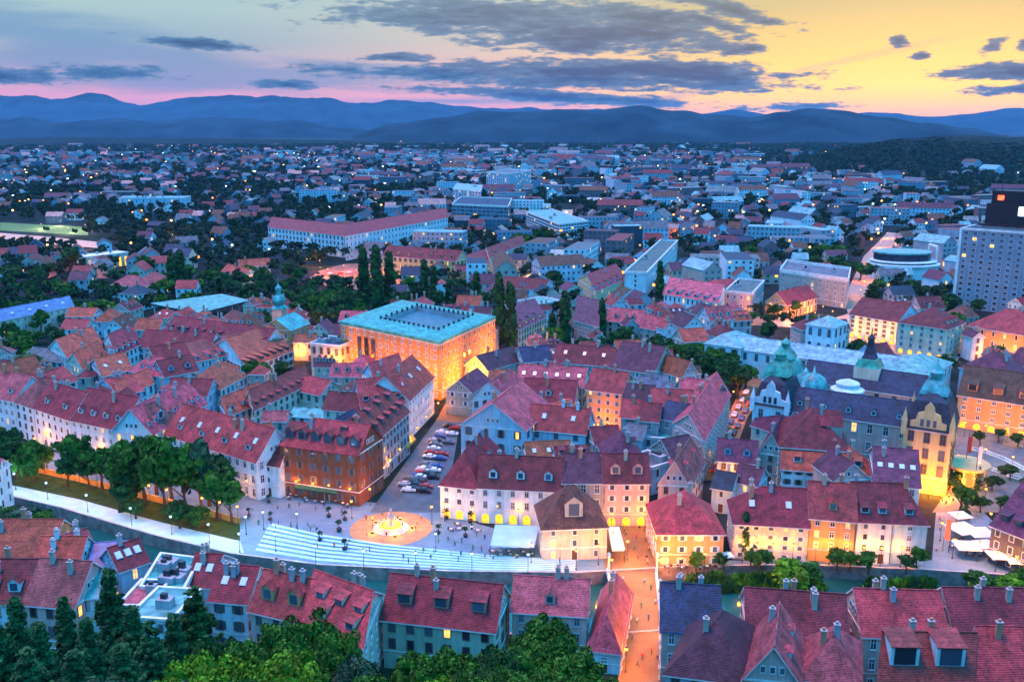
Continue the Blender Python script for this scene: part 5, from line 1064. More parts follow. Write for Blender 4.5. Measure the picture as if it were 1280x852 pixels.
o=big.build('distant_houses',bmats); tag(o,'mass of distant houses and blocks filling the plain to the hills',kind='stuff')
# far trees: the nearest by themselves, the rest as woods
NT=300-NTREE_HAND; nt_=0; FC=[];FN=[];FT=[]
rs=np.random.RandomState(4); unit,un_n,un_t=crown_pts('broad',90,rs,14); unit2,un2,ut2=crown_pts('broad',34,rs,8)
for (x,y,st,py) in sorted(TS,key=lambda t:t[1]):
    h_,r2=fr.uniform(9,15),fr.uniform(4.5,7.5)
    if py<250: r2*=1.25; h_*=.95
    if py<200: r2*=1.5*max(1,st/45); h_=fr.uniform(10,15)
    Q=[Vector((x+u*r2*.6,y+v*r2*.6,0)) for u,v in((-1,-1),(1,-1),(1,1),(-1,1))]
    if not free(Q): continue
    if nt_<NT:
        tree(x,y,0,h_,r2,'poplar' if fr.random()<.06 else 'broad',fr.choice(['mid','dark','dark']),'far'); nt_+=1
    else:
        P,n_,t_=(unit,un_n,un_t) if py>215 else (unit2,un2,ut2)
        FC.append(P*np.array([r2,r2,h_])+np.array([x,y,0])); FN.append(n_); FT.append(t_*.6+.4*fr.random())
unit3,un3,ut3=crown_pts('broad',52,rs,9)
r_=330.0
while r_<2600:
    st=11.0 if r_<900 else 11*(r_/900)**1.15
    n=int(r_*R(66)/st)
    for k in range(n):
        a=R(-33)+R(66)*(k+fr.uniform(0,1))/n; q_=r_+fr.uniform(-.5,.5)*st; x,y=math.sin(a)*q_,math.cos(a)*q_; px,py=proj((x,y,0))
        lft=1/(1+math.exp((px-520)/70)); pr=(.13+.45*lft) if py<400 else .05
        if 930<px and py<420: pr=max(pr,.30)
        pr*=1.0+1.3*noise.noise(Vector((x*.012,y*.012,1.7)))
        if fr.random()>pr or (int(x//CELL),int(y//CELL)) in OCC: continue
        h_,r2=fr.uniform(7,15),fr.uniform(4,7)*max(1,st/14); OCC.add((int(x//CELL),int(y//CELL)))
        P,n_,t_=(unit,un_n,un_t) if py>300 else (unit3,un3,ut3) if py>225 else (unit2,un2,ut2)
        FC.append(P*np.array([r2,r2,h_])+np.array([x,y,0])); FN.append(n_); FT.append(t_*.6+.4*fr.random())
    r_+=st
for k in range(5200):     # woods on the near dark hill and along the far plain
    if k<2600:
        px=fr.uniform(900,1340); d=fr.uniform(2150,2700); x=(px-640)/F*d; u=(px-930)/470
        prof=[(930,216),(970,203),(1010,192),(1060,181),(1120,174),(1180,171),(1230,173),(1300,174),(1400,172)]
        yy=216
        for (a,ya),(c,yc) in zip(prof,prof[1:]):
            if a<=px<=c: s_=(px-a)/(c-a); yy=ya+(yc-ya)*s_*s_*(3-2*s_)
        ht=H+(158-yy)/F*2650/CT; t_=(d-2650)/900+.5; z=-8+(ht+8)*max(0,math.sin(math.pi*max(0,t_)))**.8-8
        if z<-6: continue
        s1,s2=fr.uniform(8,13),fr.uniform(10,15)
    else:
        d=fr.uniform(3600,5400); px=fr.uniform(-40,1320); x=(px-640)/F*d; z=-1; s1,s2=fr.uniform(22,40),fr.uniform(12,18)
        if noise.noise(Vector((x*.0016,d*.0022,9)))<-.12: continue
    FC.append(unit2*np.array([s1,s1,s2])+np.array([x,d,z])); FN.append(un2); FT.append(ut2*.5+.5*fr.random())
C_=np.concatenate(FC); N_=np.concatenate(FN); T_=np.concatenate(FT)
dd=np.hypot(C_[:,0],C_[:,1]); 
rs=np.random.RandomState(9); me=leaves(C_,N_,np.clip(dd/600,1.25,7)[:,None],rs,T_,LF['forest'],'distant_trees',.4)
tag(link('distant_trees',me),'dark distant woods and garden trees spread between the far houses',kind='stuff')
print('houses',nih,'trees',nt_,'mass trees',len(FC))
# far lights of the plain
b=MB(); nl=0
far_l=[]
for (x,y,py,px) in LS:
    if (int(x//CELL),int(y//CELL)) in OCC: continue
    if py<172: continue
    far_l.append((x,y,py))
# ---------------------------------------------------------------- bridge, fountain, awnings
def cloth(name,c): return flat(name,c,.85,.1,0,.12)
br=empty('bridge',tuple(at(790,716)),0,'stone footbridge in orange lamp light crossing to the near lane','bridge')
o0=at(790,716); cs=[at(x,y) for x,y in((759,715),(820,715),(829,803),(779,803))]
b=MB(); b.prism([((p-o0).x,(p-o0).y) for p in (cs[3],cs[2],cs[1],cs[0])],-1.3,.06,1,0); b.build('deck',[COBB,QW],br)
for (p,q_) in((cs[0],cs[3]),(cs[1],cs[2])):
    d=(q_-p).normalized(); ln=(q_-p).length; a=math.atan2(d.y,d.x); b=MB(); b.box(0,-.22,.9,ln,.22,1.15,0); b.box(0,-.28,.05,ln,.28,.25,0)
    for k in range(int(ln/.9)): b.lathe([(.13,.2),(.2,.45),(.1,.9)],6,(.45+k*.9,0,0),0)
    o_=b.build('parapet',[STEP],br); o_.location=p-o0; o_.rotation_euler=(0,0,a)
    for k in range(3):
        b=MB(); b.lathe([(.34,0),(.3,.4),(.24,.5),(.22,4.6),(.36,4.9),(.36,5.2)],10); b.lathe([(.1,5.2),(.38,5.5),(.38,5.9),(.1,6.2)],8); o_=b.build('column',[STEP],br); v=p+d*ln*(.08+.42*k)-o0; o_.location=v
zone('near_lane_paving',[(778,800),(830,800),(834,870),(770,870)],COBB,.03)
c=at(489,660); fo=empty('fountain',tuple(c),0,'round stepped fountain glowing gold with a slim central pillar on the square','fountain')
b=MB(); b.lathe([(4.6,0),(4.6,.18),(3.9,.18),(3.9,.36),(3.4,.36),(3.3,1.0),(3.0,1.0),(3.0,.6)],32); b.build('basin',[flat('pale_stone2',(.6,.55,.42))],fo)
b=MB(); b.lathe([(2.98,.6),(2.98,.78)],32); b.build('water',[emit('glowing_water',(1,.45,.01),1.6,True)],fo)  # water surface glows by itself in place of underwater lamps
b=MB(); b.lathe([(.9,.6),(.7,1.2),(.35,1.4),(.3,3.0),(.9,3.15),(1.0,3.4),(.3,3.5),(.2,4.8),(.4,5),(.1,5.6)],12); b.build('pillar',[STONE],fo)
for k in range(6):
    a=k*math.pi/3; b=MB(); b.tube([(math.cos(a)*(.9+i*.32),math.sin(a)*(.9+i*.32),1.0+1.6*math.sin(math.pi*min(1,i/5))) for i in range(6)],[.05]*6,5); b.build('water_jet',[emit('glowing_jet',(1,.75,.35),1.5)],fo)  # jets made self-glowing to look lit from the basin
GLOWP=flat('glow_paving',(.42,.24,.10),.7,.3,0,.25,.6)  # orange disc colour stands for the fountain's pool of light
zz=[(c.x+10.5*math.cos(i*math.pi/16),c.y+10.5*math.sin(i*math.pi/16)) for i in range(32)]; b=MB(); b.face([(x,y,.02) for x,y in zz]); b.build('fountain_glow_paving',[GLOWP])['kind']='structure'
def awning(px4,z1,z2,colm,name,label,tables=0,cat='awning'):
    """px4: back left, back right, front right, front left corners at heights z1 (back), z2 (front)"""
    P=[at(*px4[0],z1),at(*px4[1],z1),at(*px4[2],z2),at(*px4[3],z2)]; o0=Vector((P[3].x,P[3].y,0)); r0=empty(name,tuple(o0),0,label,cat)
    b=MB(); v=[p-o0 for p in P]; n=8
    for i in range(n):
        a,c_=i/n,(i+1)/n; A_=v[0].lerp(v[1],a);B_=v[0].lerp(v[1],c_);C__=v[3].lerp(v[2],c_);D_=v[3].lerp(v[2],a)
        b.face([D_,C__,B_,A_],0); b.face([A_-Vector((0,0,.06)),B_-Vector((0,0,.06)),C__-Vector((0,0,.06)),D_-Vector((0,0,.06))],0)
        for e in((D_,C__),): b.face([e[0]-Vector((0,0,.45 if i%2 else .55)),e[1]-Vector((0,0,.45 if i%2 else .55)),e[1],e[0]],0)
    b.build('canvas',[colm],r0)
    for p in v: b=MB(); b.lathe([(.07,0),(.06,p.z-.02)],6); b.build('pole',[METAL],r0).location=(p.x,p.y,0)
    return P
SKYB=cloth('canvas_blue',(.40,.58,.75)); CANW=cloth('canvas_white',(.80,.78,.72)); CANG=cloth('canvas_green',(.02,.09,.06)); CANR=cloth('canvas_red',(.55,.10,.04))
P=awning(((619,655),(674,657),(668,682),(613,681)),4.6,3.4,SKYB,'awning','large pale blue canvas awning over a crowded cafe terrace')
awning(((760,658),(774,658),(781,686),(765,686)),4.0,3.4,CANW,'awning','narrow cream awning glowing yellow along the lit street')
awning(((372,596),(424,603),(421,617),(368,609)),4.8,3.4,CANG,'awning','dark green awning over the cafe at the foot of the brown palace')
awning(((500,552),(512,540),(520,548),(508,560)),4.6,3.6,cloth('canvas_yellow',(.5,.30,.06)),'awning','small mustard awning box beside the lamps of the grey wing')
awning(((1180,672),(1184,648),(1190,650),(1187,676)),3.4,3.0,CANR,'awning','long narrow red awning beside the market parasols')
def parasol(px,py,s,mat,label):
    c=at(px,py); r0=empty('parasol',tuple(c),rnd.uniform(-.3,.3),label,'parasol','market parasols')
    b=MB(); b.lathe([(s,2.5),(s,2.65),(s*.5,3.05),(.08,3.4),(.05,3.6)],4,rot=math.pi/4); b.build('canopy',[mat],r0); b=MB(); b.lathe([(.35,0),(.3,.1),(.05,.12),(.05,2.9)],8); b.build('pole',[METAL],r0)
PL=[((1203,672),4.6,'largest white square parasol on the riverside market terrace'),((1224,677),4.2,'white square parasol right of the largest one on the market terrace'),((1207,694),3.8,'white parasol at the river side of the market terrace'),((1230,692),3.2,'small white parasol between market terrace and dark timbered house'),((1247,706),3.4,'white parasol in front of the dark timbered house'),((1270,712),3.4,'last white parasol at the right edge beyond the timbered house'),((1199,655),3.2,'white parasol farthest from the river near the round green tree')]
for (q_,s,l_) in PL: parasol(q_[0],q_[1],s,CANW,l_)
for px,py,l_ in((882,704,'pale parasol outside the salmon house by the river wall'),(908,706,'small white parasol beside the cypress of the riverside row')): parasol(px,py,2.0,CANW,l_)
for pts_,l_ in((((1214,562),(1232,566),(1255,575),(1285,590)),'pale curved balustrade bending round the square below the salmon buildings'),(((1212,584),(1240,588),(1285,604)),'lower pale balustrade on the square beside the round pavilion')):
    W=[at(*q_) for q_ in pts_]; b=MB(); o0=W[0]
    r0=empty('balustrade',tuple(o0),0,l_,'balustrade')
    for p,q_ in zip(W,W[1:]):
        d=(q_-p); ln=d.length; a=math.atan2(d.y,d.x); T_=Matrix.Translation(p-o0)@Matrix.Rotation(a,4,'Z'); b.box(0,-.2,.85,ln,.2,1.1,0,T_); b.box(0,-.25,0,ln,.25,.25,0,T_)
        for k in range(int(ln/.8)): b.box(.3+k*.8,-.1,.25,.5+k*.8,.1,.85,0,T_)
    b.build('railing',[STEP],r0)
for px,py,h_,r_ in((1248,552,5,3),(1272,558,5,3),(1225,556,5,2.6),(1262,600,5,3.5),(1240,612,5,3),(1285,620,6,4),(1225,640,5,3),(1250,640,5,3)): tpx(px,py,h_,r_,'broad','dark')
# cafe tables
def tableproto():
    r0=empty('cafe_table',(0,0,0),0,'round cafe table with two chairs','table','cafe tables on the terraces')
    b=MB(); b.lathe([(.4,.7),(.4,.75)],12); b.build('table_top',[TRIM],r0); b=MB(); b.lathe([(.25,0),(.05,.05),(.04,.7)],8); b.build('pedestal',[METAL],r0)
    for s_ in(-1,1): b=MB(); b.box(-.22,-.22,.42,.22,.22,.47,0); b.box(-.22,s_*.2-.02,.47,.22,s_*.2+.02,.9,0); [b.box(x-.02,y-.02,0,x+.02,y+.02,.42,0) for x in(-.19,.19) for y in(-.19,.19)]; b.build('chair',[DOORM],r0).location=(0,s_*.75,0)
    return r0
tp=tableproto(); first=True
def spread(cs,n,seed):
    q=random.Random(seed); W=[at(*c_) for c_ in cs]; out=[]
    while len(out)<n:
        u,v=q.random(),q.random(); p=W[0].lerp(W[1],u).lerp(W[3].lerp(W[2],u),v)
        if all((p-o_).length>1.7 for o_ in out): out.append(p)
        elif q.random()<.02: break
    return out
for cs_,n,txt,grp in((((614,690),(668,692),(668,698),(612,697)),14,'round cafe table under or before the pale blue awning','tables of the awning cafe'),(((362,618),(440,630),(436,636),(358,624)),16,'round cafe table before the brown palace','tables of the palace cafe'),(((562,655),(600,660),(598,668),(560,664)),6,'round cafe table on the square before the white arcades','tables of the arcade cafe'),(((832,708),(900,708),(900,712),(832,712)),9,'round cafe table by the river wall below the salmon house','tables of the river wall cafe'),(((1192,676),(1235,684),(1232,700),(1190,690)),12,'round cafe table among the white market parasols','tables among the parasols')):
    for p in spread(cs_,n,len(txt)):
        o_=tp if first else copy_tree(tp); first=False; o_.location=(p.x,p.y,.03); o_.rotation_euler=(0,0,rnd.uniform(0,3)); o_['label']=txt; o_['group']=grp
# planter trees
def planter(px,py,s,label,grp):
    s*=.72
    c=at(px,py); r0=empty('potted_tree',tuple(c),rnd.uniform(0,6),label,'potted tree',grp)
    b=MB(); b.lathe([(.55*s,0),(.75*s,.9*s),(.8*s,.95*s),(.7*s,.95*s),(.65*s,.85*s)],12); b.build('pot',[METAL],r0)
    cm,_,_,_=treeproto('bush','dark',700,.3,4,4,1,30); o_=link('crown',cm,r0,(0,0,1.3*s)); o_.scale=(.36*s,.36*s,.62*s); b=MB(); b.lathe([(.1,.8*s),(.08,2*s)],6); b.build('trunk',[BARK],r0)
for px,py,s,l_ in[(558,648,1.2,'round potted tree left of the pair before the first white arches'),(588,653,1.3,'round potted tree before the joint of the two arcaded houses'),(548,667,1.1,'round potted tree right of the fountain glow'),(582,671,1.15,'round potted tree left of the pale blue awning'),(424,664,1.3,'potted tree left of the fountain glow, larger one'),(431,688,1.3,'potted tree standing on the terrace steps'),(400,676,1.1,'potted tree at the upper edge of the steps, between two others'),(411,646,1.2,'potted tree before the corner of the brown palace'),(431,650,1.1,'potted tree beside the palace corner towards the parking street'),(311,645,1.0,'potted tree at the end of the grassy riverbank'),(338,650,1.0,'potted tree right of the riverbank end, near the wavy step'),(336,628,1.0,'potted tree before the narrow white house')]: planter(px,py,s,l_,'potted trees on the square')
# ---------------------------------------------------------------- cars
CARC={'white':(.75,.76,.78),'black':(.02,.02,.025),'silver':(.45,.48,.52),'red':(.5,.03,.02),'blue':(.04,.10,.30),'grey':(.15,.17,.19)}
def carbody(c):
    b=MB(); prof=[(-2.1,.35),(-2.12,.8),(-1.95,.95),(-1.25,1.0),(-.75,1.42),(.65,1.45),(1.25,1.02),(2.0,.88),(2.12,.6),(2.1,.35)]
    for x in(-1,): pass
    L_=[(x,-.86 if z<1.05 else -.66,z) for x,z in prof]; R_=[(x,-y,z) for x,y,z in L_]
    n=len(prof)
    for i in range(n): j=(i+1)%n; b.face([L_[i],L_[j],R_[j],R_[i]][::-1],0)
    b.face(L_[::-1],0); b.face(R_,0); return b.mesh('body',[c])
def cargl():
    b=MB(); 
    b.face([(-1.22,-.7,1.03),(-1.22,.7,1.03),(-.80,.62,1.39),(-.80,-.62,1.39)],0); b.face([(1.24,.7,1.04),(1.24,-.7,1.04),(.70,-.62,1.42),(.70,.62,1.42)],0)
    for s_ in(-1,1): f=[(-1.1,s_*.79,1.06),(1.1,s_*.79,1.06),(.62,s_*.69,1.38),(-.72,s_*.69,1.38)]; b.face(f if s_<0 else f[::-1],0)
    return b.mesh('windows',[G])
_w=MB(); _w.lathe([(.3,-.1),(.33,-.08),(.33,.08),(.3,.1)],12,mi=0); _w.lathe([(.18,-.11),(.18,.11)],8,mi=1); WH=_w.mesh('wheel',[flat('tyre',(.015,.015,.015)),flat('hub_silver',(.4,.4,.42),.4,.5,.7)])
_h=MB(); _h.box(-.02,-.16,-.07,.04,.16,.07,0); HLm=_h.mesh('headlight',[flat('lamp_lens',(.8,.8,.75),.2)]); _h=MB(); _h.box(-.04,-.14,-.07,.02,.14,.07,0); TLm=_h.mesh('tail_light',[emit('tail_red',(1,.04,.02),2)])
CBM={k:carbody(flat('paint_'+k,v,.25,.5,.2,.05)) for k,v in CARC.items()}; GLm=cargl()
CN={}
def car(px,py,ang,c,where,grp):
    p=at(px,py); r0=empty('parked_car',(p.x,p.y,.33*0+.03),ang,None,'car',grp); link('body',CBM[c],r0); link('windows',GLm,r0)
    for x in(-1.3,1.3):
        for y in(-.82,.82): o_=link('wheel',WH,r0,(x,y,.33)); o_.rotation_euler=(R(90),0,0)
    for y in(-.6,.6): link('headlight',HLm,r0,(2.08,y,.68)); link('tail_light',TLm,r0,(-2.1,y,.72))
    CN.setdefault((where,c),[]).append((r0,py))
A0,A1=at(470,640),at(560,525); sd_=math.atan2((A1-A0).y,(A1-A0).x)
for k,(px,py,c) in enumerate([(511,614,'white'),(506,607,'silver'),(517,605,'black'),(524,601,'black'),(519,597,'blue'),(533,594,'black'),(528,589,'white'),(537,588,'grey'),(543,552,'silver'),(541,598,'black'),(569,537,'red'),(562,534,'black'),(513,600,'grey')]): car(px,py,sd_+R(90)+rnd.uniform(-.08,.08),c,'in the street beside the white corner house','cars in the parking street')
q_=random.Random(8)
for k in range(15):
    t_=k/14; px=521+(556-521)*t_; py=612-(612-541)*t_
    if q_.random()<.72: car(px-4,py+1,sd_+R(90)+q_.uniform(-.06,.06),q_.choice(list(CARC)),'in the street beside the white corner house','cars in the parking street')
    if q_.random()<.5: car(px+9,py+3,sd_+R(90)+q_.uniform(-.06,.06),q_.choice(list(CARC)),'in the street beside the white corner house','cars in the parking street')
b=MB()
for off0 in(-3.2,8.0):
    for k in range(26):
        t_=k/25; p=at(519,614).lerp(at(560,536),t_); d=(at(560,536)-at(519,614)).normalized(); n_=Vector((d.y,-d.x,0)); c0=p+n_*off0; c1=c0+n_*4.6; e=d*.07
        b.face([(c0-e)[:2]+(.014,),(c1-e)[:2]+(.014,),(c1+e)[:2]+(.014,),(c0+e)[:2]+(.014,)])
tag(b.build('road_markings',[TRIM]),kind='structure')
B0,B1=at(880,600),at(930,510); s2=math.atan2((B1-B0).y,(B1-B0).x)
for k in range(22):
    t_=k/21; px=886+(938-886)*t_+(-5 if k%2 else 6); py=588-(588-492)*t_; car(px,py,s2+rnd.uniform(-.05,.05),rnd.choice(list(CARC)),'in the side street glowing orange','cars in the orange-lit side street')
for k in range(7): car(1110+k*11,388-2*(k%2)-k*.3,rnd.choice([0,1.57])+.2,rnd.choice(list(CARC)),'on the lot before the curved turquoise hall','cars before the curved hall')
for k in range(16): car(398+(k%8)*13+rnd.uniform(-2,2),342+8*(k//8)+rnd.uniform(-1,1),rnd.uniform(-.1,.1)+.3,rnd.choice(list(CARC)),'on the forecourt of the white school block','cars on the school forecourt')
ORD=['nearest','second','third','fourth','fifth','sixth','seventh','eighth','ninth','tenth','eleventh','twelfth','thirteenth','fourteenth','fifteenth']
for (wh_,c),l_ in CN.items():
    l_.sort(key=lambda t:-t[1])
    for i,(o_,_) in enumerate(l_): o_['label']=(f'{c} car parked {wh_}' if len(l_)==1 else f'{ORD[min(i,14)]} {c} car parked {wh_}')
# ---------------------------------------------------------------- people
def personmesh(pose,seed):
    me=bpy.data.meshes.new('pm'); s_=.28 if pose=='walk' else .08
    J=[((0,0,.98),.15),((0,0,1.2),.14),((0,0,1.42),.17),((0,0,1.52),.07),((0,0.01,1.60),.085),((0,.01,1.72),.085),
       ((.2,0,1.44),.065),((.25,.06,1.18),.05),((.24,.16 if pose=='walk' else .03,.95),.04),((.25,.2 if pose=='walk' else .04,.86),.035),((-.2,0,1.44),.065),((-.25,-.04,1.18),.05),((-.24,-.06,.95),.04),((-.25,-.06,.86),.035),
       ((.1,0,.9),.1),((.11,s_*.5,.5),.07),((.11,s_-.05,.1),.05),((.11,s_+.1,.04),.05),((-.1,0,.9),.1),((-.11,-s_*.4,.5),.07),((-.11,-s_-.05,.1),.05),((-.11,-s_+.1,.04),.05)]
    E=[(0,1),(1,2),(2,3),(3,4),(4,5),(2,6),(6,7),(7,8),(8,9),(2,10),(10,11),(11,12),(12,13),(0,14),(14,15),(15,16),(16,17),(0,18),(18,19),(19,20),(20,21)]
    me.from_pydata([j[0] for j in J],E,[]); o=bpy.data.objects.new('pm',me); col.objects.link(o); bm_=bmesh.new(); bm_.from_mesh(me); bm_.verts.layers.skin.verify(); bm_.to_mesh(me); bm_.free()
    m=o.modifiers.new('s','SKIN'); 
    for i,j in enumerate(J): me.skin_vertices[0].data[i].radius=(j[1],j[1]*.8)
    me.skin_vertices[0].data[0].use_root=True; o.modifiers.new('u','SUBSURF').levels=1
    dg=bpy.context.evaluated_depsgraph_get(); r=bpy.data.meshes.new_from_object(o.evaluated_get(dg)); bpy.data.objects.remove(o); return r
SKIN=flat('skin',(.55,.34,.24)); HAIR=flat('hair_dark',(.05,.03,.02)); CL={'red':(.5,.06,.05),'white':(.7,.7,.7),'dark':(.03,.03,.04),'blue':(.06,.14,.35),'yellow':(.6,.42,.08),'green':(.08,.22,.10)}
PM={}
for pose in('walk','stand'):
    base_=personmesh(pose,1)
    for c,v in CL.items():
        me=base_.copy(); me.materials.clear()
        for m_ in(flat('cloth_'+c,v),flat('trousers_dark' if c!='dark' else 'trousers_light',(.04,.045,.07) if c!='dark' else (.3,.28,.25)),SKIN,HAIR): me.materials.append(m_)
        for p in me.polygons:
            z=p.center.z; x=abs(p.center.x); y=p.center.y
            p.material_index=3 if z>1.70 or (z>1.58 and y<-.02) else 2 if z>1.5 or (x>.19 and z<1.0 and z>.8) else 0 if z>.96 else 1
            p.use_smooth=True
        PM[(pose,c)]=me
PG={}
def person(p,where,grp):
    c=rnd.choice(list(CL)); pose=rnd.choice(['walk','walk','stand']); o=link('person',PM[(pose,c)],None,(p.x,p.y,.05),rnd.uniform(0,6.28)); s_=rnd.uniform(.94,1.06); o.scale=(s_,s_,s_); tag(o,None,'person',grp); PG.setdefault((where,c,pose),[]).append((o,p))
for cs_,n,wh_,grp in((((300,650),(400,655),(410,668),(330,662)),12,'above the left end of the steps','people left on the square'),(((350,668),(700,700),(700,712),(380,700)),16,'on the white terrace steps','people on the steps'),(((440,640),(540,640),(545,672),(450,672)),16,'around the golden fountain','people by the fountain'),(((560,664),(610,668),(605,690),(540,684)),8,'left of the blue awning','people in mid square'),(((770,660),(808,660),(818,712),(768,712)),14,'in the street beyond the bridge','people in the lit street'),(((770,722),(818,722),(824,835),(784,835)),16,'on the orange-lit bridge and lane','people on the bridge'),(((1170,600),(1200,610),(1180,690),(1165,690)),8,'right of the riverside row','people by the market'),(((348,622),(440,634),(430,645),(345,636)),8,'by the brown palace','people by the palace')):
    for p in spread(cs_,n,len(wh_)+3): person(p,wh_,grp)
for (wh_,c,pose),l_ in PG.items():
    l_.sort(key=lambda t:t[1].y); pn={'walk':'walking','stand':'standing'}[pose]
    for i,(o_,_) in enumerate(l_): o_['label']=(f'person in a {c} top {pn} {wh_}' if len(l_)==1 else f'{ORD[i]} person in a {c} top {pn} {wh_}')
# ---------------------------------------------------------------- street lamps
def lampproto(cool=False,hh=4.6,tall=False):
    r0=empty('street_lamp',(0,0,0),0,None,'street lamp'); b=MB(); b.lathe([(.16,0),(.14,.5),(.07,.6),(.05,hh)],8); b.build('pole',[METAL],r0)
    b=MB(); b.lathe([(.06,hh),(.22,hh+.1),(.26,hh+.55),(.1,hh+.75),(.03,hh+.9)],8); bb=MB(); b=MB(); b.lathe([(.3,hh+.6),(.28,hh+.66),(.05,hh+.85),(.02,hh+1)],8); b.build('lamp_cap',[METAL],r0); bb.lathe([(.12,hh),(.3,hh+.15),(.3,hh+.45),(.15,hh+.6)],8); bb.build('lantern',[BULBW if cool else BULB],r0); return r0
LPW=lampproto(); LPC=lampproto(True); used={LPW:0,LPC:0}; LAMPS=[]
LD={}
KW=1.9
def lamp(px,py,pw,c='y',post=True,h=4.7,name='street_lamp',lab=None,off_=None,z=0):
    p=at(px,py); colr={'y':(1,.27,.008),'o':(1,.20,.008),'r':(1,.13,.012),'w':(1,.80,.50),'c':(.45,.85,1.0),'g':(1,.27,.004)}[c]
    k=(pw,c); 
    if k not in LD:
        l=bpy.data.lights.new('lamp_light','POINT'); l.energy=pw*KW*(.17 if c=='c' else .80 if c=='y' else 1.25); l.color=colr; l.shadow_soft_size=.35; LD[k]=l
    pr=LPC if c=='c' else LPW
    if used[pr]==0: r0=pr; used[pr]=1
    else: r0=copy_tree(pr)
    r0.location=(p.x,p.y,z); lo=bpy.data.objects.new('lamp_light',LD[k]); col.objects.link(lo); lo.parent=r0; lo.location=(0,0,h+.35)
    LAMPS.append((r0,p)); 
def flood(p,pw,c,lab,aim=None,z=.5,grp=None):
    if 'library' in lab: z=7.0
    """floodlight standing on the ground: housing, lens and its lamp"""
    r0=empty('floodlight',(p.x,p.y,0),0,lab,'floodlight',grp); b=MB(); b.box(-.3,-.2,0,.3,.2,.12,0); b.box(-.05,-.05,.1,.05,.05,z,0); b.build('stand',[METAL],r0); b=MB(); b.box(-.3,-.2,z,.3,.2,z+.4,0); b.build('housing',[METAL],r0); b=MB(); b.box(-.24,-.14,z+.41,.24,.14,z+.44,0); b.build('lens',[BULB],r0)
    colr={'y':(1,.36,.03),'o':(1,.24,.02),'g':(1,.22,.003),'r':(1,.24,.05)}[c]; k=('f',pw,c)
    if k not in LD: l=bpy.data.lights.new('flood_light','POINT'); l.energy=pw*KW; l.color=colr; l.shadow_soft_size=.5; LD[k]=l
    lo=bpy.data.objects.new('flood_light',LD[k]); col.objects.link(lo); lo.parent=r0; lo.location=(0,0,z+1.2)
A=[ # square and lit street
(764,664,2500,'y'),(805,664,3780,'g'),(766,690,4050,'g'),(817,692,4320,'g'),(784,700,6480,'g'),(823,724,5670,'g'),(764,724,1500,'y'),(826,756,6480,'g'),(777,760,5670,'g'),(828,800,6210,'g'),(780,802,5400,'g'),(826,835,6480,'g'),(782,840,4050,'g'),
(850,722,4500,'y'),(836,716,1500,'y'),(880,716,1200,'w'),
(308,668,9000,'c'),(300,690,5000,'c'),(330,662,2500,'c'),(345,690,3000,'c'),(395,706,2500,'c'),(455,712,2500,'c'),(520,715,2500,'c'),(590,716,2800,'c'),(660,717,3000,'c'),(720,712,1500,'w'),(372,664,1500,'c'),(545,690,1500,'c'),(540,655,900,'w'),(440,648,900,'y'),
(354,620,1300,'o'),(371,622,1600,'o'),(392,625,1400,'r'),(412,627,1500,'r'),(427,629,1900,'o'),(438,632,1700,'r'),(463,632,1900,'r'),(310,621,3000,'y'),
(480,604,1500,'o'),(488,594,1200,'o'),(500,580,900,'o'),(512,564,1800,'o'),(522,552,1400,'o'),(533,538,1400,'y'),(548,520,1200,'y'),
(556,651,900,'y'),(590,658,900,'y'),(622,654,900,'y'),(648,660,900,'y'),(688,663,1200,'o'),(664,704,1000,'w'),(748,706,2500,'o'),(700,708,1500,'o'),
# promenade under trees
]
for k in range(15): A.append((-10+k*22,578.3+k*5.45,3400,'g' if k%3 else 'o'))
A+=[(8,566,2500,'y'),(45,566,2000,'y'),(95,572,3500,'y'),(127,580,3500,'y'),(160,582,1500,'y'),(60,560,1500,'y')]
for px,py in((20,612),(60,624),(110,640),(165,657),(215,668),(262,678)): A.append((px,py,1600,'c'))
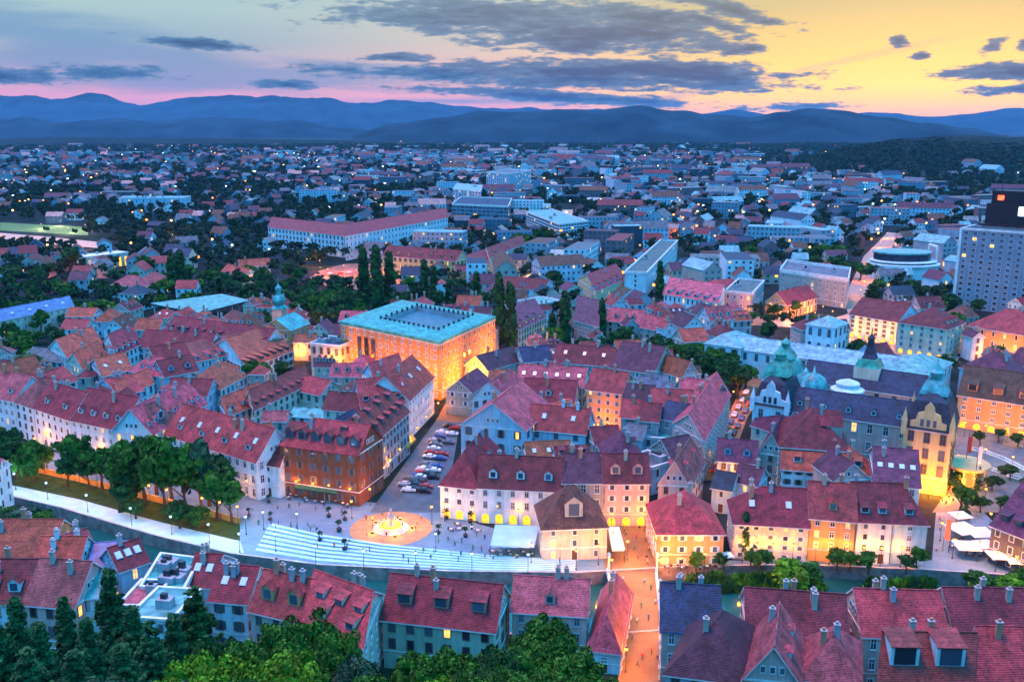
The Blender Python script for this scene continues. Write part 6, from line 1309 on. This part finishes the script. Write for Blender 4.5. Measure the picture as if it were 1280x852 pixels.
A+=[(742,548,4500,'r'),(768,548,4500,'r'),(752,540,3000,'o'),(727,520,1500,'o'),
(905,528,4000,'r'),(893,560,3500,'r'),(884,588,3000,'r'),(916,505,4000,'r'),(930,488,2500,'r'),(948,462,2500,'o'),(908,610,2500,'y'),(880,650,1500,'y'),(912,652,2200,'y'),
(928,703,2600,'y'),(945,704,1500,'y'),(965,704,2200,'y'),(990,705,2400,'y'),(1018,706,3200,'y'),(1036,706,3200,'y'),(1056,706,3000,'y'),(1078,708,2600,'y'),(1100,709,1800,'y'),(1125,709,1300,'y'),
(1178,626,3500,'o'),(1160,622,4500,'g'),(1140,617,2500,'o'),(1196,588,5000,'g'),(1215,618,3500,'g'),(1230,600,3000,'o'),(1190,570,3500,'g'),
(1194,666,2500,'o'),(1190,698,1500,'y'),(1222,702,2500,'y'),(1244,714,2600,'y'),(1268,720,2600,'y'),(1236,664,1800,'y'),(1175,676,900,'w'),(1230,632,1200,'y'),
(1205,545,3500,'o'),(1230,549,3500,'o'),(1258,553,3500,'o'),(1280,556,3500,'o'),(1230,580,1200,'w'),(1264,590,1200,'w'),
(1207,447,6000,'o'),(1235,452,6000,'o'),(1265,457,8000,'y'),(1290,460,5000,'y'),
(1068,423,6000,'y'),(1090,428,6000,'y'),(1112,432,6000,'y'),(1135,436,7000,'y'),(1160,441,6000,'y'),(1180,446,5000,'y'),(1062,412,5000,'y'),
(912,400,6000,'o'),(928,402,6000,'o'),(942,404,5000,'o'),(990,404,9000,'o'),(1005,402,10000,'o'),(1018,402,10000,'o'),(1028,394,9000,'o'),(1040,400,5000,'o'),
(1082,352,12000,'r'),(1090,330,14000,'r'),(1100,310,14000,'r'),(1108,298,12000,'o'),(1075,372,6000,'o'),
(655,347,16000,'y'),(640,352,8000,'o'),(664,343,8000,'y'),(712,278,14000,'r'),(704,290,14000,'r'),(722,268,9000,'o'),(600,372,5000,'r'),(560,372,4000,'r'),
(404,412,7000,'r'),(406,424,6000,'o'),(398,418,4000,'r'),(348,436,5000,'o'),(374,452,4500,'o'),(392,448,4500,'o'),(360,455,3000,'o'),
(395,352,9000,'r'),(410,345,12000,'r'),(430,340,12000,'r'),(446,346,12000,'o'),(468,344,10000,'r'),(492,338,9000,'r'),(500,352,8000,'y'),(400,334,9000,'o'),(384,332,6000,'y'),(332,358,10000,'y'),(470,332,8000,'r'),
(1255,402,4000,'y'),(1215,378,3000,'w')]
for k in range(8): A.append((5+k*18,303+k*1.6,9000,'o' if k%2 else 'y'))
for px,py in((52,286),(76,282),(86,291),(107,287)): A.append((px,py,14000,'w'))
for px,py,c in((238,296,'o'),(216,300,'o'),(180,300,'y'),(272,316,'y'),(92,350,'r'),(12,258,'r'),(150,262,'r'),(165,246,'o'),(300,268,'o'),(350,224,'y'),(105,256,'y'),(560,262,'r'),(590,258,'o'),(520,252,'y'),(640,268,'o'),(838,300,'o'),(748,262,'y'),(870,262,'w'),(880,296,'o'),(1020,262,'o'),(1180,250,'r'),(1050,240,'y'),(960,234,'y'),(700,236,'w'),(1240,262,'w'),(640,206,'o'),(760,228,'y')): A.append((px,py,15000,c))
for a in A:
    k_=1.0
    if a[3]!='c':
        if a[1]<460: k_=2.6
        if 865<a[0]<960 and 455<a[1]<620: k_=2.0
        if a[0]>1170 and a[1]>530: k_=1.5
        if 755<a[0]<830 and a[1]>680: k_=1.5
    lamp(a[0],a[1],a[2]*k_,*a[3:])
pL,pF,pR=at(425,468),at(549,499),at(619,449)
NK=I; 
Lp=lib.location; lz=lib.rotation_euler.z
def lp(x,y): v=Matrix.Rotation(lz,4,'Z')@Vector((x,y,0)); return Vector((Lp.x+v.x,Lp.y+v.y,0))
LI=[c_ for c_ in [lib]][0]
Ln=LIBI['L']; ptl=LIBI['pt']; WW=LIBI['W']
for k in range(8): flood(lp(Ln*(.06+.125*k),-8),5000 if k in(0,1,2,6,7) else 3800,'g','floodlight on a mast before the left front of the brick library',grp='floodlights before the library left front')
for k in range(8):
    x,y=ptl(Ln,WW*(.08+.12*k)); flood(lp(x+9,y),8000,'g','floodlight on a mast before the right front of the brick library',grp='floodlights before the library right front')
for px,py in((1146,616),(1160,620),(1174,622),(1186,622),(1198,612),(1192,592)): flood(at(px,py),2600,'g','floodlight at the foot of the yellow palace tower',grp='floodlights of the palace tower')
for k in range(5):
    a=k*2*math.pi/5; flood(c_:=at(489,660)+Vector((5.4*math.cos(a),5.4*math.sin(a),0)),480,'g','small ground light around the golden fountain',grp='ground lights of the fountain',z=.2)
print('lamps',len(LAMPS))
# far lamps of the plain: small globes on posts, real lights left out where they would not reach anything visible
nfar=0
MASSL=MB()
lr=random.Random(3)
GLOB={}
for c,v in(('amber',(1,.22,.02)),('yellow',(1,.55,.12)),('white',(.7,.85,1)),('green',(.6,1,.4))): GLOB[c]=emit('far_bulb_'+c,v,4.5)
FP={}
def farlamp(c,s):
    k=(c,s)
    if k not in FP:
        b=MB(); b.lathe([(.12*s,0),(.08*s,8)],4,mi=0); b.lathe([(.1*s,7.6),(.8*s,8.2),(.8*s,9),(.1*s,9.5)],6,mi=1); FP[k]=b.mesh('street_lamp',[METAL,GLOB[c]])
    return FP[k]
for (x0,y0,x1,y1,n_) in((36,193,78,190,12),(20,210,90,214,8),(338,196,396,194,14),(415,190,425,190,4),(440,189,458,189,6),(488,179,506,178,9),(160,182,190,181,6),(190,186,250,184,9),(250,196,330,190,9),(560,205,600,200,7),(640,190,660,186,5),(855,190,868,187,5),(0,262,60,258,9),(600,250,720,236,9),(850,268,1000,255,10),(1090,312,1112,270,9),(700,300,716,250,10),(20,232,140,226,9),(400,236,470,226,8),(1000,232,1080,228,7)):
    for i in range(n_):
        p=at(x0+(x1-x0)*i/n_+lr.uniform(-2,2),y0+(y1-y0)*i/n_+lr.uniform(-.8,.8)); far_l.append((p.x,p.y,proj(p)[1]))
fl_=sorted(far_l,key=lambda t:t[1]); fl_=[t_ for t_ in fl_ if t_[2]<395]; lr.shuffle(fl_)
for (x,y,py) in fl_[:470]:
    c=lr.choices(['amber','yellow','white','green'],[5,4,3,.4])[0]; s=1.0 if py>300 else (1.5 if py>230 else 2.4)
    if nfar<110: o_=link('street_lamp',farlamp(c,s),None,(x,y,0)); tag(o_,None,'street lamp'); LAMPS.append((o_,Vector((x,y,0)),c)); nfar+=1
    else:
        i=len(MASSL.v); me=farlamp(c,s); 
        for v in me.vertices: MASSL.v.append((v.co.x+x,v.co.y+y,v.co.z))
        for p in me.polygons: MASSL.f.append(tuple(i+j for j in p.vertices)); MASSL.m.append(0 if p.material_index==0 else 1+['amber','yellow','white','green'].index(c))
tag(MASSL.build('distant_lamps',[METAL]+[GLOB[c] for c in('amber','yellow','white','green')]),'scattered distant lamps twinkling over the plain',kind='stuff')
# ---------------------------------------------------------------- haze
b=MB(); b.box(-19000,-400,-60,19000,20500,470,0)
hm=bpy.data.materials.new('haze'); hm.use_nodes=True; hn=hm.node_tree.nodes; hn.clear(); pv=hn.new('ShaderNodeVolumePrincipled'); pv.inputs['Density'].default_value=HAZE_D; pv.inputs['Color'].default_value=(.18,.56,.92,1); pv.inputs['Anisotropy'].default_value=0
ho=hn.new('ShaderNodeOutputMaterial'); hm.node_tree.links.new(pv.outputs[0],ho.inputs['Volume'])
HZ=b.build('haze',[hm]); HZ['kind']='stuff'; HZ['label']='pale blue evening haze over the whole plain'
# ---------------------------------------------------------------- labels for everything that was placed in loops
LMK=[(487,440,'the brick library'),(65,390,'the blue-roofed cream building'),(250,378,'the flat turquoise canopy'),(385,290,'the white school block'),(540,330,'the long yellow building'),(1065,500,'the long pink palace'),(1240,330,'the dark office tower'),(1143,330,'the curved hall'),(1020,440,'the pale blue institute'),(636,228,'the blue slab tower'),(715,280,'the stepped white offices'),(765,360,'the white-fronted yellow building'),(865,380,'the rose-roofed white building'),(340,450,'the large white gabled house'),(400,600,'the brown palace'),(490,655,'the golden fountain'),(755,510,'the tall orange-lit house'),(650,520,'the pale blue gabled house'),(1120,410,'the grand arcaded building'),(640,690,'the pale blue awning'),(790,750,'the bridge'),(935,680,'the riverside row'),(188,252,'the long industrial hall'),(60,300,'the lit station strip'),(825,310,'the long narrow white block'),(1240,510,'the chocolate-roofed building'),(350,400,'the domed church'),(1005,385,'the orange-lit church'),(240,640,'the riverside willows'),(120,515,'the white riverside houses'),(500,820,'the green-grey near house'),(1200,680,'the market parasols'),(150,780,'the tall near spruce'),(880,670,'the salmon house')]
ORDN=['nearest','second','third','fourth','fifth','sixth','seventh','eighth','ninth','tenth','eleventh','twelfth','thirteenth','fourteenth','fifteenth','sixteenth','seventeenth','eighteenth','nineteenth','twentieth']
ORDN+=[f'twenty-{q}' for q in('first','second','third','fourth','fifth','sixth','seventh','eighth','ninth')]+['thirtieth']+[f'thirty-{q}' for q in('first','second','third','fourth','fifth','sixth','seventh','eighth','ninth')]
def rel(p):
    px,py=proj(p); best=min(LMK,key=lambda l:(l[0]-px)**2+((l[1]-py)*1.7)**2); dx,dy=px-best[0],(py-best[1])*1.7
    d='right of' if dx>abs(dy) else 'left of' if -dx>abs(dy) else 'beyond' if dy<0 else 'before'
    return best[2],d,math.hypot(dx,dy)
RN=dict(red='red',orangered='orange-red',darkred='dark red',pinkred='rose',purple='violet',slate='slate',grey='grey',blue='blue',turquoise='turquoise',cyan='pale blue',white='white',brown='brown',gravel='gravel')
def number(items,cat_of):
    groups={}
    for o,key,p in items:
        l,d,dist=rel(p); groups.setdefault((key,l,d),[]).append((dist,o))
    for (key,l,d),lst in groups.items():
        lst.sort(key=lambda t:t[0])
        for i,(_,o) in enumerate(lst):
            o['label']=f'{key} {d} {l}' if len(lst)==1 else f'{key}, {ORDN[min(i,38)]} such {d} {l}'
WN=dict(farwhite='pale',fargrey='grey',fardark='dark',farrose='rose',glassy='blue-grey')
number([(o,f'{WN.get(wl,wl)} {cat} with {RN[rc]} '+('flat' if rf=='f' else 'hipped' if rf=='h' else 'pitched')+' roof',c) for o,(wl,rc,rf),cat,c,_ in AUTO],None)
for o,(wl,rc,rf),cat,c,_ in AUTO: o['group']=o.get('group') or ('houses of the old town' if proj(c)[1]>398 else 'houses of the city beyond the old town')
SZ=lambda h,a,b,t: t[0] if h<a else t[1] if h<b else t[2]
LFN=dict(mid='green',bright='bright green',dark='dark green',conifer='blue-green',silver='grey-green')
KN=dict(broad='leafy tree',willow='drooping tree',poplar='slender poplar',conifer='spruce',bush='shrub')
number([(o,SZ(h_,8.5,15,('small','middling','tall'))+' '+LFN[lf]+' '+KN[kd],Vector(p)) for o,kd,lf,p,h_ in TREEINFO if not o.get('label')],None)
for o,kd,lf,p,h_ in TREEINFO: o['group']=o.get('group') or {'bush':'shrubs along the river','poplar':'poplars in the city','conifer':'spruces on the near slope'}.get(kd,'leafy trees in the city')
number([(t_[0],({'amber':'amber','yellow':'yellow','white':'white','green':'greenish'}[t_[2]] if len(t_)>2 else 'lit')+' street lamp',t_[1]) for t_ in LAMPS],None)
for t_ in LAMPS: t_[0]['group']='street lamps'
print('objects',len(bpy.data.objects))
